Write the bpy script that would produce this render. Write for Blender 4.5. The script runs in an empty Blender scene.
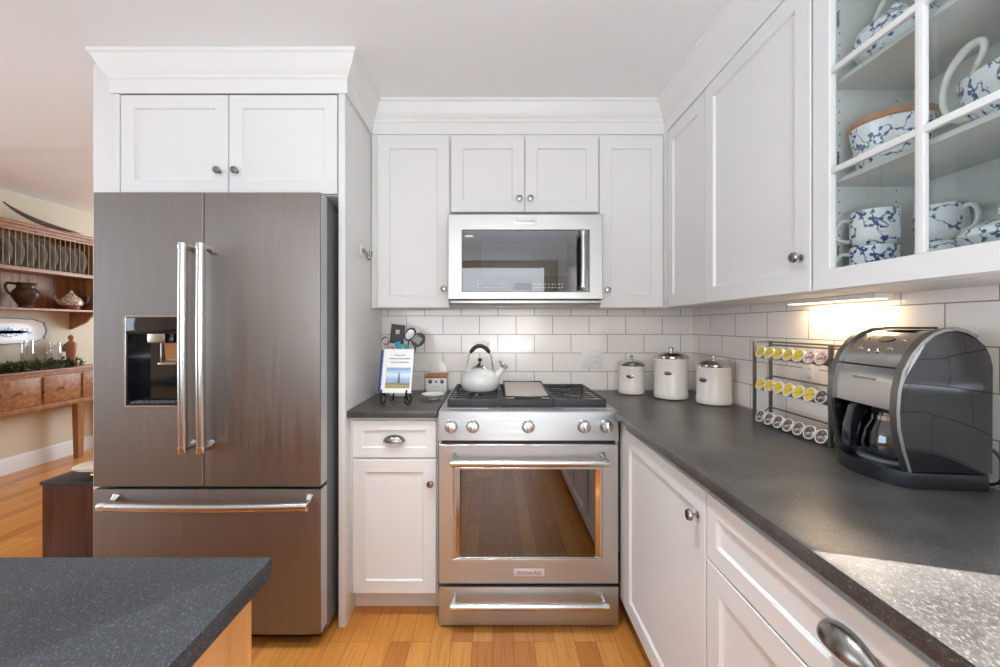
import bpy, bmesh, math, random
from mathutils import Vector, Matrix
random.seed(7)
PI = math.pi
sc = bpy.context.scene
C = sc.collection
F = 420.0            # focal length in pixels at 1000 px width
EYE = 1.278
# ------------------------------------------------------------------ camera, world, lights, exposure
cam_d = bpy.data.cameras.new('camera'); cam = bpy.data.objects.new('camera', cam_d); C.objects.link(cam)
cam.location = (0, 0, EYE); cam.rotation_euler = (PI/2, 0, 0)
cam_d.sensor_width = 36; cam_d.lens = F/1000*36
cam_d.shift_x = 0.007; cam_d.shift_y = -0.0075
cam_d.clip_start = 0.02
sc.camera = cam
w = bpy.data.worlds.new('world'); sc.world = w; w.use_nodes = True
w.node_tree.nodes['Background'].inputs[0].default_value = (0.75, 0.86, 1, 1)
w.node_tree.nodes['Background'].inputs[1].default_value = 1.0
sc.view_settings.view_transform = 'Standard'; sc.view_settings.look = 'None'
sc.view_settings.gamma = 1; sc.view_settings.use_curve_mapping = False
sc.view_settings.exposure = -0.08
sc.cycles.use_denoising = True
sc.cycles.max_bounces = 10; sc.cycles.diffuse_bounces = 6; sc.cycles.glossy_bounces = 5
sc.cycles.transparent_max_bounces = 12
sc.cycles.sample_clamp_indirect = 6
sc.cycles.caustics_reflective = False; sc.cycles.caustics_refractive = False

def area(name, loc, direction, sx, sy, energy, col=(1, 1, 1)):
    d = bpy.data.lights.new(name, 'AREA'); d.shape = 'RECTANGLE'; d.size = sx; d.size_y = sy
    d.energy = energy; d.color = col
    o = bpy.data.objects.new(name, d); C.objects.link(o); o.location = loc
    o.rotation_euler = Vector(direction).to_track_quat('-Z', 'Y').to_euler()
    return o
# sun through the window over the right counter
sd = bpy.data.lights.new('sun', 'SUN'); sd.energy = 42.0; sd.angle = 0.009; sd.color = (1, 0.98, 0.95)
so = bpy.data.objects.new('sun', sd); C.objects.link(so)
so.rotation_euler = Vector((-1, 0.312, -0.95)).to_track_quat('-Z', 'Y').to_euler()
# daylight of the right window; the other three are added fill lamps
area('added_fill_rear', (-0.4, -3.27, 1.45), (0, 1, 0.02), 2.6, 1.7, 74, (0.80, 0.90, 1))  # added fill from behind the camera; the rear wall has no window
area('added_fill_left', (-4.17, 0.6, 1.5), (1, 0, 0), 2.4, 1.5, 50, (0.68, 0.84, 1))  # added fill from the left, out of view
area('window_daylight_right', (1.27, 0.19, 1.29), (-1, 0, 0), 0.56, 0.46, 8, (0.86, 0.93, 1))
area('added_fill_dining', (-2.2, 6.2, 1.6), (-0.3, -1, 0), 1.6, 1.4, 95, (0.74, 0.87, 1))  # added fill for the dining side; no window in the far wall
# added fill lamp behind the camera, pointed up to brighten the ceiling
area('added_ceiling_fill', (0.08, -0.75, 1.0), (0.0, 0.001, 1), 0.75, 0.75, 62, (0.74, 0.86, 1))

# ------------------------------------------------------------------ materials
def rgb(h):
    h = h.lstrip('#'); v = [int(h[i:i+2], 16)/255 for i in (0, 2, 4)]
    return tuple(((c/12.92) if c <= 0.04045 else ((c+0.055)/1.055)**2.4) for c in v) + (1,)
def mat(name, col, rough=0.5, metal=0.0, **kw):
    m = bpy.data.materials.new(name); m.use_nodes = True
    b = m.node_tree.nodes['Principled BSDF']
    b.inputs['Base Color'].default_value = col if len(col) == 4 else (*col, 1)
    b.inputs['Roughness'].default_value = rough; b.inputs['Metallic'].default_value = metal
    for k, v in kw.items(): b.inputs[k.replace('_', ' ')].default_value = v
    return m
def nt(m): return m.node_tree, m.node_tree.nodes['Principled BSDF']
def node(t, kind, **kw):
    n = t.nodes.new(kind)
    for k, v in kw.items():
        if hasattr(n, k) and not k.startswith('i_'): setattr(n, k, v)
    return n
def ramp(t, src, stops):
    r = t.nodes.new('ShaderNodeValToRGB'); el = r.color_ramp.elements
    while len(el) < len(stops): el.new(0.5)
    for e, (p, c) in zip(el, stops): e.position = p; e.color = c if len(c) == 4 else (*c, 1)
    t.links.new(src, r.inputs[0]); return r
def coords(t, scale=(1, 1, 1), rot=(0, 0, 0), loc=(0, 0, 0), src='Object'):
    tc = t.nodes.new('ShaderNodeTexCoord'); mp = t.nodes.new('ShaderNodeMapping')
    mp.inputs['Scale'].default_value = scale; mp.inputs['Rotation'].default_value = rot; mp.inputs['Location'].default_value = loc
    t.links.new(tc.outputs[src], mp.inputs[0]); return mp
def bump(t, b, h, strength=0.2, dist=0.002):
    bn = t.nodes.new('ShaderNodeBump'); bn.inputs['Strength'].default_value = strength; bn.inputs['Distance'].default_value = dist
    t.links.new(h, bn.inputs['Height']); t.links.new(bn.outputs[0], b.inputs['Normal'])
def noise(t, vec, scale, detail=4, rough=0.5):
    n = t.nodes.new('ShaderNodeTexNoise'); n.inputs['Scale'].default_value = scale; n.inputs['Detail'].default_value = detail
    n.inputs['Roughness'].default_value = rough; t.links.new(vec, n.inputs['Vector']); return n

def m_paint(name, h, rough=0.42):
    m = mat(name, rgb(h), rough); t, b = nt(m)
    mp = coords(t); n = noise(t, mp.outputs[0], 180, 2); bump(t, b, n.outputs[0], 0.04, 0.001)
    return m
WHITE = m_paint('cabinet_white_paint', '#E1E0DD', 0.38)
CEIL = m_paint('ceiling_paint', '#EFEFED', 0.8)
WALLW = m_paint('wall_white_paint', '#E2DEDA', 0.7)
WALLB = m_paint('wall_beige_paint', '#D3C6AE', 0.75)
TRIMW = m_paint('trim_white_paint', '#E4E3E0', 0.4)
INSIDE = m_paint('cabinet_interior_paint', '#DCDEDA', 0.5)

def m_tile(name, axis, pw, ph, ox, oz):
    m = mat(name, rgb('#E6E1DC'), 0.12); t, b = nt(m)
    tc = t.nodes.new('ShaderNodeTexCoord'); sp = t.nodes.new('ShaderNodeSeparateXYZ'); t.links.new(tc.outputs['Object'], sp.inputs[0])
    def add(sock, v):
        a = t.nodes.new('ShaderNodeMath'); a.operation = 'ADD'; t.links.new(sock, a.inputs[0]); a.inputs[1].default_value = v; return a.outputs[0]
    cb = t.nodes.new('ShaderNodeCombineXYZ')
    t.links.new(add(sp.outputs[axis], ox), cb.inputs[0]); t.links.new(add(sp.outputs[2], oz), cb.inputs[1])
    br = t.nodes.new('ShaderNodeTexBrick'); t.links.new(cb.outputs[0], br.inputs['Vector'])
    br.offset = 0.5; br.offset_frequency = 2; br.squash = 1
    br.inputs['Color1'].default_value = rgb('#F5EFE9'); br.inputs['Color2'].default_value = rgb('#F1EAE4')
    br.inputs['Mortar'].default_value = rgb('#8F8781'); br.inputs['Scale'].default_value = 1
    br.inputs['Mortar Size'].default_value = 0.0017; br.inputs['Mortar Smooth'].default_value = 0.15
    br.inputs['Brick Width'].default_value = pw; br.inputs['Row Height'].default_value = ph
    t.links.new(br.outputs['Color'], b.inputs['Base Color'])
    inv = t.nodes.new('ShaderNodeMath'); inv.operation = 'SUBTRACT'; inv.inputs[0].default_value = 1; t.links.new(br.outputs['Fac'], inv.inputs[1])
    n = noise(t, tc.outputs['Object'], 9, 1); mx = t.nodes.new('ShaderNodeMath'); mx.operation = 'MULTIPLY_ADD'
    t.links.new(n.outputs[0], mx.inputs[0]); mx.inputs[1].default_value = 0.8; t.links.new(inv.outputs[0], mx.inputs[2])
    bump(t, b, mx.outputs[0], 0.35, 0.0015)
    rr = ramp(t, br.outputs['Fac'], [(0, (0.1,)*3), (1, (0.7,)*3)]); t.links.new(rr.outputs[0], b.inputs['Roughness'])
    return m
# joints measured on the back wall (X) and on the right wall (Y)
TPH = 0.1048
TILE_BACK = m_tile('subway_tile_back', 0, 0.2065, TPH, 0.489 + 0.2065*10 - 0.0, -0.916 + TPH*10)
TILE_RIGHT = m_tile('subway_tile_right', 1, 0.227, TPH, 0.227*10 - 2.185, -0.916 + TPH*10)

def m_floor():
    m = mat('oak_strip_floor', rgb('#B5712E'), 0.32); t, b = nt(m)
    tc = t.nodes.new('ShaderNodeTexCoord'); sp = t.nodes.new('ShaderNodeSeparateXYZ'); t.links.new(tc.outputs['Object'], sp.inputs[0])
    cb = t.nodes.new('ShaderNodeCombineXYZ'); t.links.new(sp.outputs[1], cb.inputs[0]); t.links.new(sp.outputs[0], cb.inputs[1])
    br = t.nodes.new('ShaderNodeTexBrick'); t.links.new(cb.outputs[0], br.inputs['Vector'])
    br.offset = 0.37; br.offset_frequency = 3; br.inputs['Scale'].default_value = 1
    br.inputs['Color1'].default_value = (0, 0, 0, 1); br.inputs['Color2'].default_value = (1, 1, 1, 1)
    br.inputs['Mortar'].default_value = (0.5, 0.5, 0.5, 1); br.inputs['Mortar Size'].default_value = 0.0007
    br.inputs['Brick Width'].default_value = 0.85; br.inputs['Row Height'].default_value = 0.083
    tone = ramp(t, br.outputs['Color'], [(0, rgb('#B46C2E')), (0.35, rgb('#CE863E')), (0.7, rgb('#D8944A')), (1, rgb('#BE7634'))])
    mp = coords(t, (28, 1.6, 1)); n = noise(t, mp.outputs[0], 3.2, 6, 0.6)
    gr = ramp(t, n.outputs[0], [(0.3, (0.62, 0.55, 0.46)), (0.55, (1, 1, 1))])
    mu = t.nodes.new('ShaderNodeMix'); mu.data_type = 'RGBA'; mu.blend_type = 'MULTIPLY'; mu.inputs[0].default_value = 0.7
    t.links.new(tone.outputs[0], mu.inputs[6]); t.links.new(gr.outputs[0], mu.inputs[7])
    mj = t.nodes.new('ShaderNodeMix'); mj.data_type = 'RGBA'; t.links.new(br.outputs['Fac'], mj.inputs[0])
    t.links.new(mu.outputs[2], mj.inputs[6]); mj.inputs[7].default_value = rgb('#5A3212')
    t.links.new(mj.outputs[2], b.inputs['Base Color'])
    bump(t, b, n.outputs[0], 0.05, 0.001); return m
FLOOR = m_floor()

def m_wood(name, dark, mid, light, scale=(1, 1, 8), rough=0.45, sc_=3.0, knots=False):
    m = mat(name, rgb(mid), rough); t, b = nt(m)
    mp = coords(t, scale); n = noise(t, mp.outputs[0], sc_, 6, 0.62)
    r = ramp(t, n.outputs[0], [(0.28, rgb(dark)), (0.5, rgb(mid)), (0.75, rgb(light))])
    if knots:
        mp2 = coords(t, (6, 6, 6)); v = t.nodes.new('ShaderNodeTexVoronoi'); v.inputs['Scale'].default_value = 1.1
        t.links.new(mp2.outputs[0], v.inputs['Vector'])
        kr = ramp(t, v.outputs['Distance'], [(0.06, (0.3, 0.2, 0.14)), (0.14, (1, 1, 1))])
        mu = t.nodes.new('ShaderNodeMix'); mu.data_type = 'RGBA'; mu.blend_type = 'MULTIPLY'; mu.inputs[0].default_value = 0.8
        t.links.new(r.outputs[0], mu.inputs[6]); t.links.new(kr.outputs[0], mu.inputs[7]); t.links.new(mu.outputs[2], b.inputs['Base Color'])
    else: t.links.new(r.outputs[0], b.inputs['Base Color'])
    bump(t, b, n.outputs[0], 0.06, 0.001); return m
PINE = m_wood('waxed_pine', '#6E4526', '#98643A', '#B4814E', (10, 1.2, 10), 0.4, 2.6, True)
PINE_V = m_wood('waxed_pine_upright', '#6E4526', '#98643A', '#B08050', (10, 10, 1.3), 0.45, 2.6, True)
DOWEL = m_wood('pale_dowel_wood', '#9A7A5A', '#C3A484', '#D6BC9E', (10, 10, 2), 0.5)
MAHOG = m_wood('dark_mahogany', '#2A140C', '#4A2416', '#5E2E1C', (9, 9, 1), 0.3)
ISLWOOD = m_wood('island_maple', '#BE8048', '#D3965C', '#DDA56C', (7, 7, 0.9), 0.35)
LIDWOOD = m_wood('lid_wood', '#8A5228', '#B0713C', '#C08048', (3, 12, 3), 0.45)

def m_stone(name, base, mid, light, rough, fleck, fleck_scale, streak):
    m = mat(name, rgb(base), rough); t, b = nt(m)
    mp = coords(t); n1 = noise(t, mp.outputs[0], 5, 5, 0.6)
    mp2 = coords(t, streak, (0, 0, 0.5)); n2 = noise(t, mp2.outputs[0], fleck_scale, 4, 0.75)
    r1 = ramp(t, n1.outputs[0], [(0.38, rgb(base)), (0.62, rgb(mid))])
    r2 = ramp(t, n2.outputs[0], [(fleck, (0, 0, 0)), (min(fleck+0.16, 1), (1, 1, 1))])
    mx = t.nodes.new('ShaderNodeMix'); mx.data_type = 'RGBA'; t.links.new(r2.outputs[0], mx.inputs[0])
    t.links.new(r1.outputs[0], mx.inputs[6]); mx.inputs[7].default_value = rgb(light)
    t.links.new(mx.outputs[2], b.inputs['Base Color'])
    bump(t, b, n2.outputs[0], 0.15, 0.0004); return m
STONE = m_stone('grey_soapstone', '#302E2D', '#4C4946', '#7A7671', 0.31, 0.53, 450, (1, 0.4, 1))
GRANITE = m_stone('speckled_granite', '#1E1F21', '#2B2C2F', '#7A7D82', 0.5, 0.55, 520, (1, 0.5, 1))

def m_steel(name, col, rough, axis=2, strength=0.03):
    m = mat(name, rgb(col), rough, 1.0); t, b = nt(m)
    s = [160, 160, 160]; s[axis] = 3
    mp = coords(t, tuple(s)); n = noise(t, mp.outputs[0], 1, 2)
    r = ramp(t, n.outputs[0], [(0.3, (rough*0.85,)*3), (0.7, (rough*1.2,)*3)]); t.links.new(r.outputs[0], b.inputs['Roughness'])
    bump(t, b, n.outputs[0], strength, 0.0002); return m
STEEL_V = m_steel('brushed_steel_upright', '#8B8580', 0.48, 2)
STEEL_H = m_steel('brushed_steel_level', '#C4C7C8', 0.40, 0)
STEEL_M = m_steel('brushed_steel_microwave', '#B5B2AE', 0.36, 0)
KNOBM = mat('range_knob_steel', rgb('#A9A7A5'), 0.2, 1)
STEEL_P = mat('smooth_steel_panel', rgb('#C2C1BF'), 0.2, 1)
STEEL_DR = m_steel('brushed_steel_freezer', '#8B8580', 0.48, 2)
BAND = mat('brushed_grey_band', rgb('#8C8A88'), 0.35, 1)
CHROME = mat('polished_chrome', rgb('#D8D6D3'), 0.12, 1)
SATIN = mat('satin_nickel', rgb('#C9C6C2'), 0.24, 1)
NICKEL = mat('knob_nickel', rgb('#9A9691'), 0.25, 1)
DARKMET = mat('dark_wire_metal', rgb('#77726C'), 0.42, 0.7)
BLACKWIRE = mat('black_iron_wire', rgb('#1E1C1B'), 0.45, 0.4)
IRON = mat('cast_iron_black', rgb('#2E2E2F'), 0.5)
BLACK = mat('black_plastic', rgb('#111213'), 0.35)
GLOSSB = mat('glossy_black', rgb('#17191C'), 0.06, 0, Coat_Weight=0.6)
DGREY = mat('fridge_side_grey', rgb('#6B6D70'), 0.5)
LGREY = mat('door_edge_grey', rgb('#B9B9B8'), 0.4, 0.3)
GASKET = mat('rubber_gasket', rgb('#232324'), 0.7)
CERAM = mat('white_glazed_ceramic', rgb('#E9E5DE'), 0.18)
CREAMC = mat('cream_enamel', rgb('#E9E3DA'), 0.22)
KETTLE = mat('pale_grey_enamel', rgb('#E0E0DE'), 0.12, 0, Coat_Weight=0.5)
PLASTW = mat('white_plastic', rgb('#E8E6E2'), 0.35)
PAPER = mat('paper_white', rgb('#EFEEEC'), 0.5)
BLUE = mat('blue_plastic', rgb('#2444A8'), 0.4)
TEAL = mat('teal_silicone', rgb('#1E9DB0'), 0.45)
TAN = mat('tan_wood_handle', rgb('#B98A54'), 0.5)
GRDL = mat('griddle_metal', rgb('#B5AFA8'), 0.45, 0.5)
PEWTER = mat('grey_green_glaze', rgb('#A6A79F'), 0.35)
BROWNP = mat('brown_pottery', rgb('#4E3A2C'), 0.22, 0.2)
GOLD = mat('brass', rgb('#C59A46'), 0.25, 1)
TERRA = mat('terracotta_wood', rgb('#B07A58'), 0.6)
RED = mat('red_enamel', rgb('#8E2A30'), 0.3)
SAGE = mat('dish_glaze', rgb('#E5E2D4'), 0.2)
OVENIN = mat('oven_enamel', rgb('#2A2624'), 0.35)
INK = mat('printed_ink', rgb('#5A5F68'), 0.6)
BADGE = mat('badge_silver', rgb('#DAD8D5'), 0.3, 0.4)
MARKW = mat('white_marking', rgb('#C9CBCC'), 0.5)
COPPER = mat('copper_accent', rgb('#B07048'), 0.3, 1)
YEL = None

def m_glass(name, tint, gloss_col=(1, 1, 1), rough=0.0, ior=1.5, boost=1.0):
    m = bpy.data.materials.new(name); m.use_nodes = True; t = m.node_tree; t.nodes.clear()
    out = t.nodes.new('ShaderNodeOutputMaterial'); mx = t.nodes.new('ShaderNodeMixShader')
    tr = t.nodes.new('ShaderNodeBsdfTransparent'); tr.inputs[0].default_value = (*tint, 1)
    gl = t.nodes.new('ShaderNodeBsdfGlossy'); gl.inputs['Color'].default_value = (*gloss_col, 1); gl.inputs['Roughness'].default_value = rough
    # view-symmetric Schlick reflectance, the same on both faces of the pane
    lw = t.nodes.new('ShaderNodeLayerWeight'); lw.inputs[0].default_value = 0.5
    pw = t.nodes.new('ShaderNodeMath'); pw.operation = 'POWER'; pw.inputs[1].default_value = 4; t.links.new(lw.outputs['Facing'], pw.inputs[0])
    mu = t.nodes.new('ShaderNodeMath'); mu.operation = 'MULTIPLY_ADD'; mu.use_clamp = True; mu.inputs[1].default_value = 0.7; mu.inputs[2].default_value = 0.045*boost
    t.links.new(pw.outputs[0], mu.inputs[0]); t.links.new(mu.outputs[0], mx.inputs[0])
    t.links.new(tr.outputs[0], mx.inputs[1]); t.links.new(gl.outputs[0], mx.inputs[2]); t.links.new(mx.outputs[0], out.inputs[0])
    return m
PANE = m_glass('cabinet_pane_glass', (0.93, 0.955, 0.945), boost=1.0)
OVENGLASS = m_glass('tinted_oven_glass', (0.30, 0.27, 0.24), boost=3.2)
MWGLASS = m_glass('dark_microwave_glass', (0.6, 0.6, 0.61), boost=1.5)
MWSCREEN = mat('microwave_screen_mesh', rgb('#7E8384'), 0.3, 0.1)
CLEAR = m_glass('clear_candle_glass', (0.9, 0.9, 0.9), boost=2.2)
CARAFE = m_glass('carafe_glass', (0.5, 0.52, 0.55), boost=2.5)

def m_onion():
    m = mat('blue_onion_china', rgb('#E8EBEE'), 0.12); t, b = nt(m)
    mp = coords(t); n = noise(t, mp.outputs[0], 26, 2, 0.5)          # thin curling stems
    a = ramp(t, n.outputs[0], [(0.485, (0, 0, 0)), (0.495, (1, 1, 1)), (0.515, (1, 1, 1)), (0.525, (0, 0, 0))])
    v = t.nodes.new('ShaderNodeTexVoronoi'); v.inputs['Scale'].default_value = 85; t.links.new(mp.outputs[0], v.inputs['Vector'])
    lf = ramp(t, v.outputs['Distance'], [(0.36, (1, 1, 1)), (0.44, (0, 0, 0))])   # leaves and petals
    near = ramp(t, n.outputs[0], [(0.43, (0, 0, 0)), (0.46, (1, 1, 1)), (0.54, (1, 1, 1)), (0.57, (0, 0, 0))])
    m1 = t.nodes.new('ShaderNodeMath'); m1.operation = 'MULTIPLY'; t.links.new(lf.outputs[0], m1.inputs[0]); t.links.new(near.outputs[0], m1.inputs[1])
    mu = t.nodes.new('ShaderNodeMath'); mu.operation = 'MAXIMUM'; t.links.new(m1.outputs[0], mu.inputs[0]); t.links.new(a.outputs[0], mu.inputs[1])
    mx = t.nodes.new('ShaderNodeMix'); mx.data_type = 'RGBA'; t.links.new(mu.outputs[0], mx.inputs[0])
    mx.inputs[6].default_value = rgb('#E8EBEE'); mx.inputs[7].default_value = rgb('#2C477F')
    t.links.new(mx.outputs[2], b.inputs['Base Color']); return m
ONION = m_onion()
def m_blot(name, base, spot, scale, lo, hi, rough=0.3):
    m = mat(name, rgb(base), rough); t, b = nt(m); mp = coords(t); n = noise(t, mp.outputs[0], scale, 3, 0.6)
    r = ramp(t, n.outputs[0], [(lo, rgb(base)), (hi, rgb(spot))]); t.links.new(r.outputs[0], b.inputs['Base Color']); return m
LID_Y = m_blot('pod_foil_yellow', '#E8C63A', '#8A7A2A', 90, 0.5, 0.66)
LID_R = m_blot('pod_foil_red', '#E9DCD2', '#C4553E', 80, 0.46, 0.54)
LID_D = m_blot('pod_foil_dark', '#5A4238', '#D9D4CE', 80, 0.5, 0.6)
PLATTERBLUE = m_blot('platter_painted_scene', '#DCE0EA', '#5A6CA0', 45, 0.46, 0.52, 0.15)
ROOSTER = m_blot('painted_pottery', '#D8C8A8', '#7A3A34', 60, 0.52, 0.6, 0.2)
FOLIAGE = m_blot('dried_greenery', '#2F4522', '#5E6E38', 60, 0.4, 0.7, 0.7)
def m_cover():
    m = mat('book_cover_picture', rgb('#9FC3DD'), 0.4); t, b = nt(m)
    tc = t.nodes.new('ShaderNodeTexCoord'); sp = t.nodes.new('ShaderNodeSeparateXYZ'); t.links.new(tc.outputs['Generated'], sp.inputs[0])
    n = noise(t, tc.outputs['Generated'], 4, 3); a = t.nodes.new('ShaderNodeMath'); a.operation = 'MULTIPLY_ADD'
    t.links.new(n.outputs[0], a.inputs[0]); a.inputs[1].default_value = 0.18; t.links.new(sp.outputs[2], a.inputs[2])
    r = ramp(t, a.outputs[0], [(0.0, rgb('#9C8A4A')), (0.22, rgb('#B09E5C')), (0.3, rgb('#6E7C86')), (0.42, rgb('#A9B8C2')), (0.48, rgb('#8FB6D8')), (0.75, rgb('#DCE6EE')), (1, rgb('#86B2DC'))])
    t.links.new(r.outputs[0], b.inputs['Base Color']); return m
COVER = m_cover()
def m_emit(name, col, s):
    m = mat(name, rgb(col), 0.5); b = m.node_tree.nodes['Principled BSDF']
    b.inputs['Emission Color'].default_value = rgb(col); b.inputs['Emission Strength'].default_value = s; return m
LED = m_emit('warm_led_diffuser', '#FFE2B8', 3.0)
DOWN = m_emit('downlight_lens', '#FFE6C4', 8.0)

# ------------------------------------------------------------------ mesh helpers
class B:
    def __init__(s, M=None): s.b = bmesh.new(); s.M = M or Matrix.Identity(4)
    def _v(s, p): return s.b.verts.new(s.M @ Vector(p))
    def box(s, x0, x1, y0, y1, z0, z1, bev=0.0):
        vs = [s._v(p) for p in ((x0,y0,z0),(x1,y0,z0),(x1,y1,z0),(x0,y1,z0),(x0,y0,z1),(x1,y0,z1),(x1,y1,z1),(x0,y1,z1))]
        fs = [s.b.faces.new([vs[i] for i in f]) for f in ((0,3,2,1),(4,5,6,7),(0,1,5,4),(1,2,6,5),(2,3,7,6),(3,0,4,7))]
        if bev > 0:
            es = list({e for f in fs for e in f.edges})
            bmesh.ops.bevel(s.b, geom=es, offset=bev, segments=2, affect='EDGES', profile=0.6)
        return s
    def prism(s, poly, a, b, axis='y', bev=0.0):
        # poly: 2D points; axis y: (x,z) ; axis x: (y,z) ; axis z: (x,y)
        def P(p, t): return {'y': (p[0], t, p[1]), 'x': (t, p[0], p[1]), 'z': (p[0], p[1], t)}[axis]
        A = [s._v(P(p, a)) for p in poly]; Bv = [s._v(P(p, b)) for p in poly]; n = len(poly)
        fs = [s.b.faces.new(A), s.b.faces.new(Bv[::-1])]
        for i in range(n): fs.append(s.b.faces.new([A[i], Bv[i], Bv[(i+1) % n], A[(i+1) % n]]))
        if bev > 0:
            es = list({e for f in fs[:2] for e in f.edges}); bmesh.ops.bevel(s.b, geom=es, offset=bev, segments=2, affect='EDGES', profile=0.6)
        return s
    def loops(s, ls, close0=True, close1=True, cyc=True):
        rows = [[s._v(p) for p in l] for l in ls]; n = len(rows[0])
        for a, b in zip(rows, rows[1:]):
            for i in range(n if cyc else n-1):
                j = (i+1) % n; s.b.faces.new([a[i], a[j], b[j], b[i]])
        if close0: s.b.faces.new(rows[0][::-1])
        if close1: s.b.faces.new(rows[-1])
        return s
    def lathe(s, prof, c=(0, 0, 0), axis='z', n=28, sx=1, sy=1, close=True):
        ls = []
        for r, h in prof:
            r = max(r, 1e-5); l = []
            for k in range(n):
                a = 2*PI*k/n; u, v = r*math.cos(a)*sx, r*math.sin(a)*sy
                p = {'z': (u, v, h), 'y': (u, h, v), 'x': (h, u, v)}[axis]
                l.append((c[0]+p[0], c[1]+p[1], c[2]+p[2]))
            ls.append(l)
        return s.loops(ls, close, close)
    def tube(s, pts, r, n=8, closed=False):
        pts = [Vector(p) for p in pts]; m = len(pts)
        rs = list(r) if isinstance(r, (list, tuple)) else [r]*m
        if not closed and 4 < m < 12:      # smooth the path
            P, Q = [], []
            for i in range(m-1):
                a, b_, c, d = pts[max(i-1, 0)], pts[i], pts[i+1], pts[min(i+2, m-1)]
                for k in range(4):
                    u = k/4; P.append(0.5*((2*b_)+(c-a)*u+(2*a-5*b_+4*c-d)*u*u+(3*b_-a-3*c+d)*u**3)); Q.append(rs[i]*(1-u)+rs[i+1]*u)
            pts = P+[pts[-1]]; rs = Q+[rs[-1]]; m = len(pts)
        tang = []
        for i in range(m):
            a = pts[(i-1) % m] if (closed or i > 0) else pts[i]; b = pts[(i+1) % m] if (closed or i < m-1) else pts[i]
            tang.append((b-a).normalized())
        up = Vector((0, 0, 1)) if abs(tang[0].z) < 0.9 else Vector((1, 0, 0))
        u = tang[0].cross(up).normalized(); ls = []
        for i in range(m):
            if i: u = (u - tang[i]*u.dot(tang[i])).normalized()
            v = tang[i].cross(u)
            ls.append([tuple(pts[i] + (u*math.cos(2*PI*k/n) + v*math.sin(2*PI*k/n))*rs[i]) for k in range(n)])
        if closed: ls.append(ls[0]); return s.loops(ls, False, False)
        return s.loops(ls)
    def bar(s, p, q, r, n=10): return s.tube([p, q], r, n)
    def ring(s, x0, x1, z0, z1, hx0, hx1, hz0, hz1, y0, y1, ch=0.0015):
        R = lambda a, b, c, d, y: [(a, y, c), (b, y, c), (b, y, d), (a, y, d)]
        ls = [R(hx0, hx1, hz0, hz1, y1), R(x0, x1, z0, z1, y1), R(x0, x1, z0, z1, y0+ch), R(x0+ch, x1-ch, z0+ch, z1-ch, y0),
              R(hx0-ch, hx1+ch, hz0-ch, hz1+ch, y0), R(hx0, hx1, hz0, hz1, y0+ch), R(hx0, hx1, hz0, hz1, y1)]
        return s.loops(ls, False, False)
    def shaker(s, x0, x1, z0, z1, t=0.02, rail=0.06, rec=0.009, y=0.0):
        R = lambda i, yy: [(x0+i, yy, z0+i), (x1-i, yy, z0+i), (x1-i, yy, z1-i), (x0+i, yy, z1-i)]
        return s.loops([R(0, y+t), R(0, y+0.002), R(0.002, y), R(rail, y), R(rail+0.0035, y+rec*0.55), R(rail+0.0045, y+rec)])
    def knob(s, x, z, y=0.0, k=1.0):
        return s.lathe([(0.0085*k, y), (0.0085*k, y-0.003), (0.0045*k, y-0.005), (0.0045*k, y-0.014*k), (0.013*k, y-0.018*k), (0.0155*k, y-0.023*k), (0.0135*k, y-0.029*k), (0.006*k, y-0.031*k)], (x, 0, z), 'y', 18)
    def cup_pull(s, x, z, a=0.048, b=0.026, c=0.03, y=0.0):
        ls = []
        for i in range(9):
            ps = PI/2*i/8
            ls.append([(x+a*math.cos(ph)*math.cos(ps), y-b*math.sin(ps), z+c*math.sin(ph)*math.cos(ps)) for ph in [PI*k/20 for k in range(21)]])
        rows = ls + [[(x+(p[0]-x)*0.9, y+(p[1]-y)*0.9, z+(p[2]-z)*0.9) for p in l] for l in ls[::-1]]
        return s.loops(rows[:-1], False, False, cyc=False)
def obj(name, bm, m, parent=None, smooth=None, off=None):
    bb = bm.b
    bmesh.ops.recalc_face_normals(bb, faces=bb.faces)
    if off is not None: bmesh.ops.translate(bb, verts=bb.verts, vec=-Vector(off))
    me = bpy.data.meshes.new(name); bb.to_mesh(me); bb.free()
    me.materials.append(m)
    for p in me.polygons: p.use_smooth = True
    try: me.set_sharp_from_angle(angle=math.radians(smooth or 32))
    except Exception: pass
    o = bpy.data.objects.new(name, me); C.objects.link(o)
    if parent: o.parent = parent
    return o
def tag(o, label=None, cat=None, group=None, kind=None):
    if label: o['label'] = label
    if cat: o['category'] = cat
    if group: o['group'] = group
    if kind: o['kind'] = kind
    return o
def thing(name, label, cat, loc=(0, 0, 0), rz=0, group=None):
    o = bpy.data.objects.new(name, None); C.objects.link(o); o.location = loc; o.rotation_euler = (0, 0, rz)
    o.empty_display_size = 0.05
    return tag(o, label, cat, group)
def single(name, bm, m, label, cat, loc=(0, 0, 0), rz=0, group=None):
    o = obj(name, bm, m); o.location = loc; o.rotation_euler = (0, 0, rz); return tag(o, label, cat, group)
def struct(name, bm, m, parent=None):
    o = obj(name, bm, m, parent)
    if not parent: o['kind'] = 'structure'
    return o
def text(name, body, size, parent, loc, rot, m, ext=0.0003):
    cu = bpy.data.curves.new(name, 'FONT'); cu.body = body; cu.size = size; cu.align_x = 'CENTER'; cu.align_y = 'CENTER'; cu.extrude = ext
    cu.materials.append(m); o = bpy.data.objects.new(name, cu); C.objects.link(o)
    dg = bpy.context.evaluated_depsgraph_get(); me = bpy.data.meshes.new_from_object(o.evaluated_get(dg))
    bpy.data.objects.remove(o); me.name = name; o = bpy.data.objects.new(name, me); C.objects.link(o)
    o.parent = parent; o.location = loc; o.rotation_euler = rot
    return o
def copy_tree(o, parent=None):
    c = o.copy(); C.objects.link(c)
    if parent: c.parent = parent
    for ch in list(o.children): copy_tree(ch, c)
    return c

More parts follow.
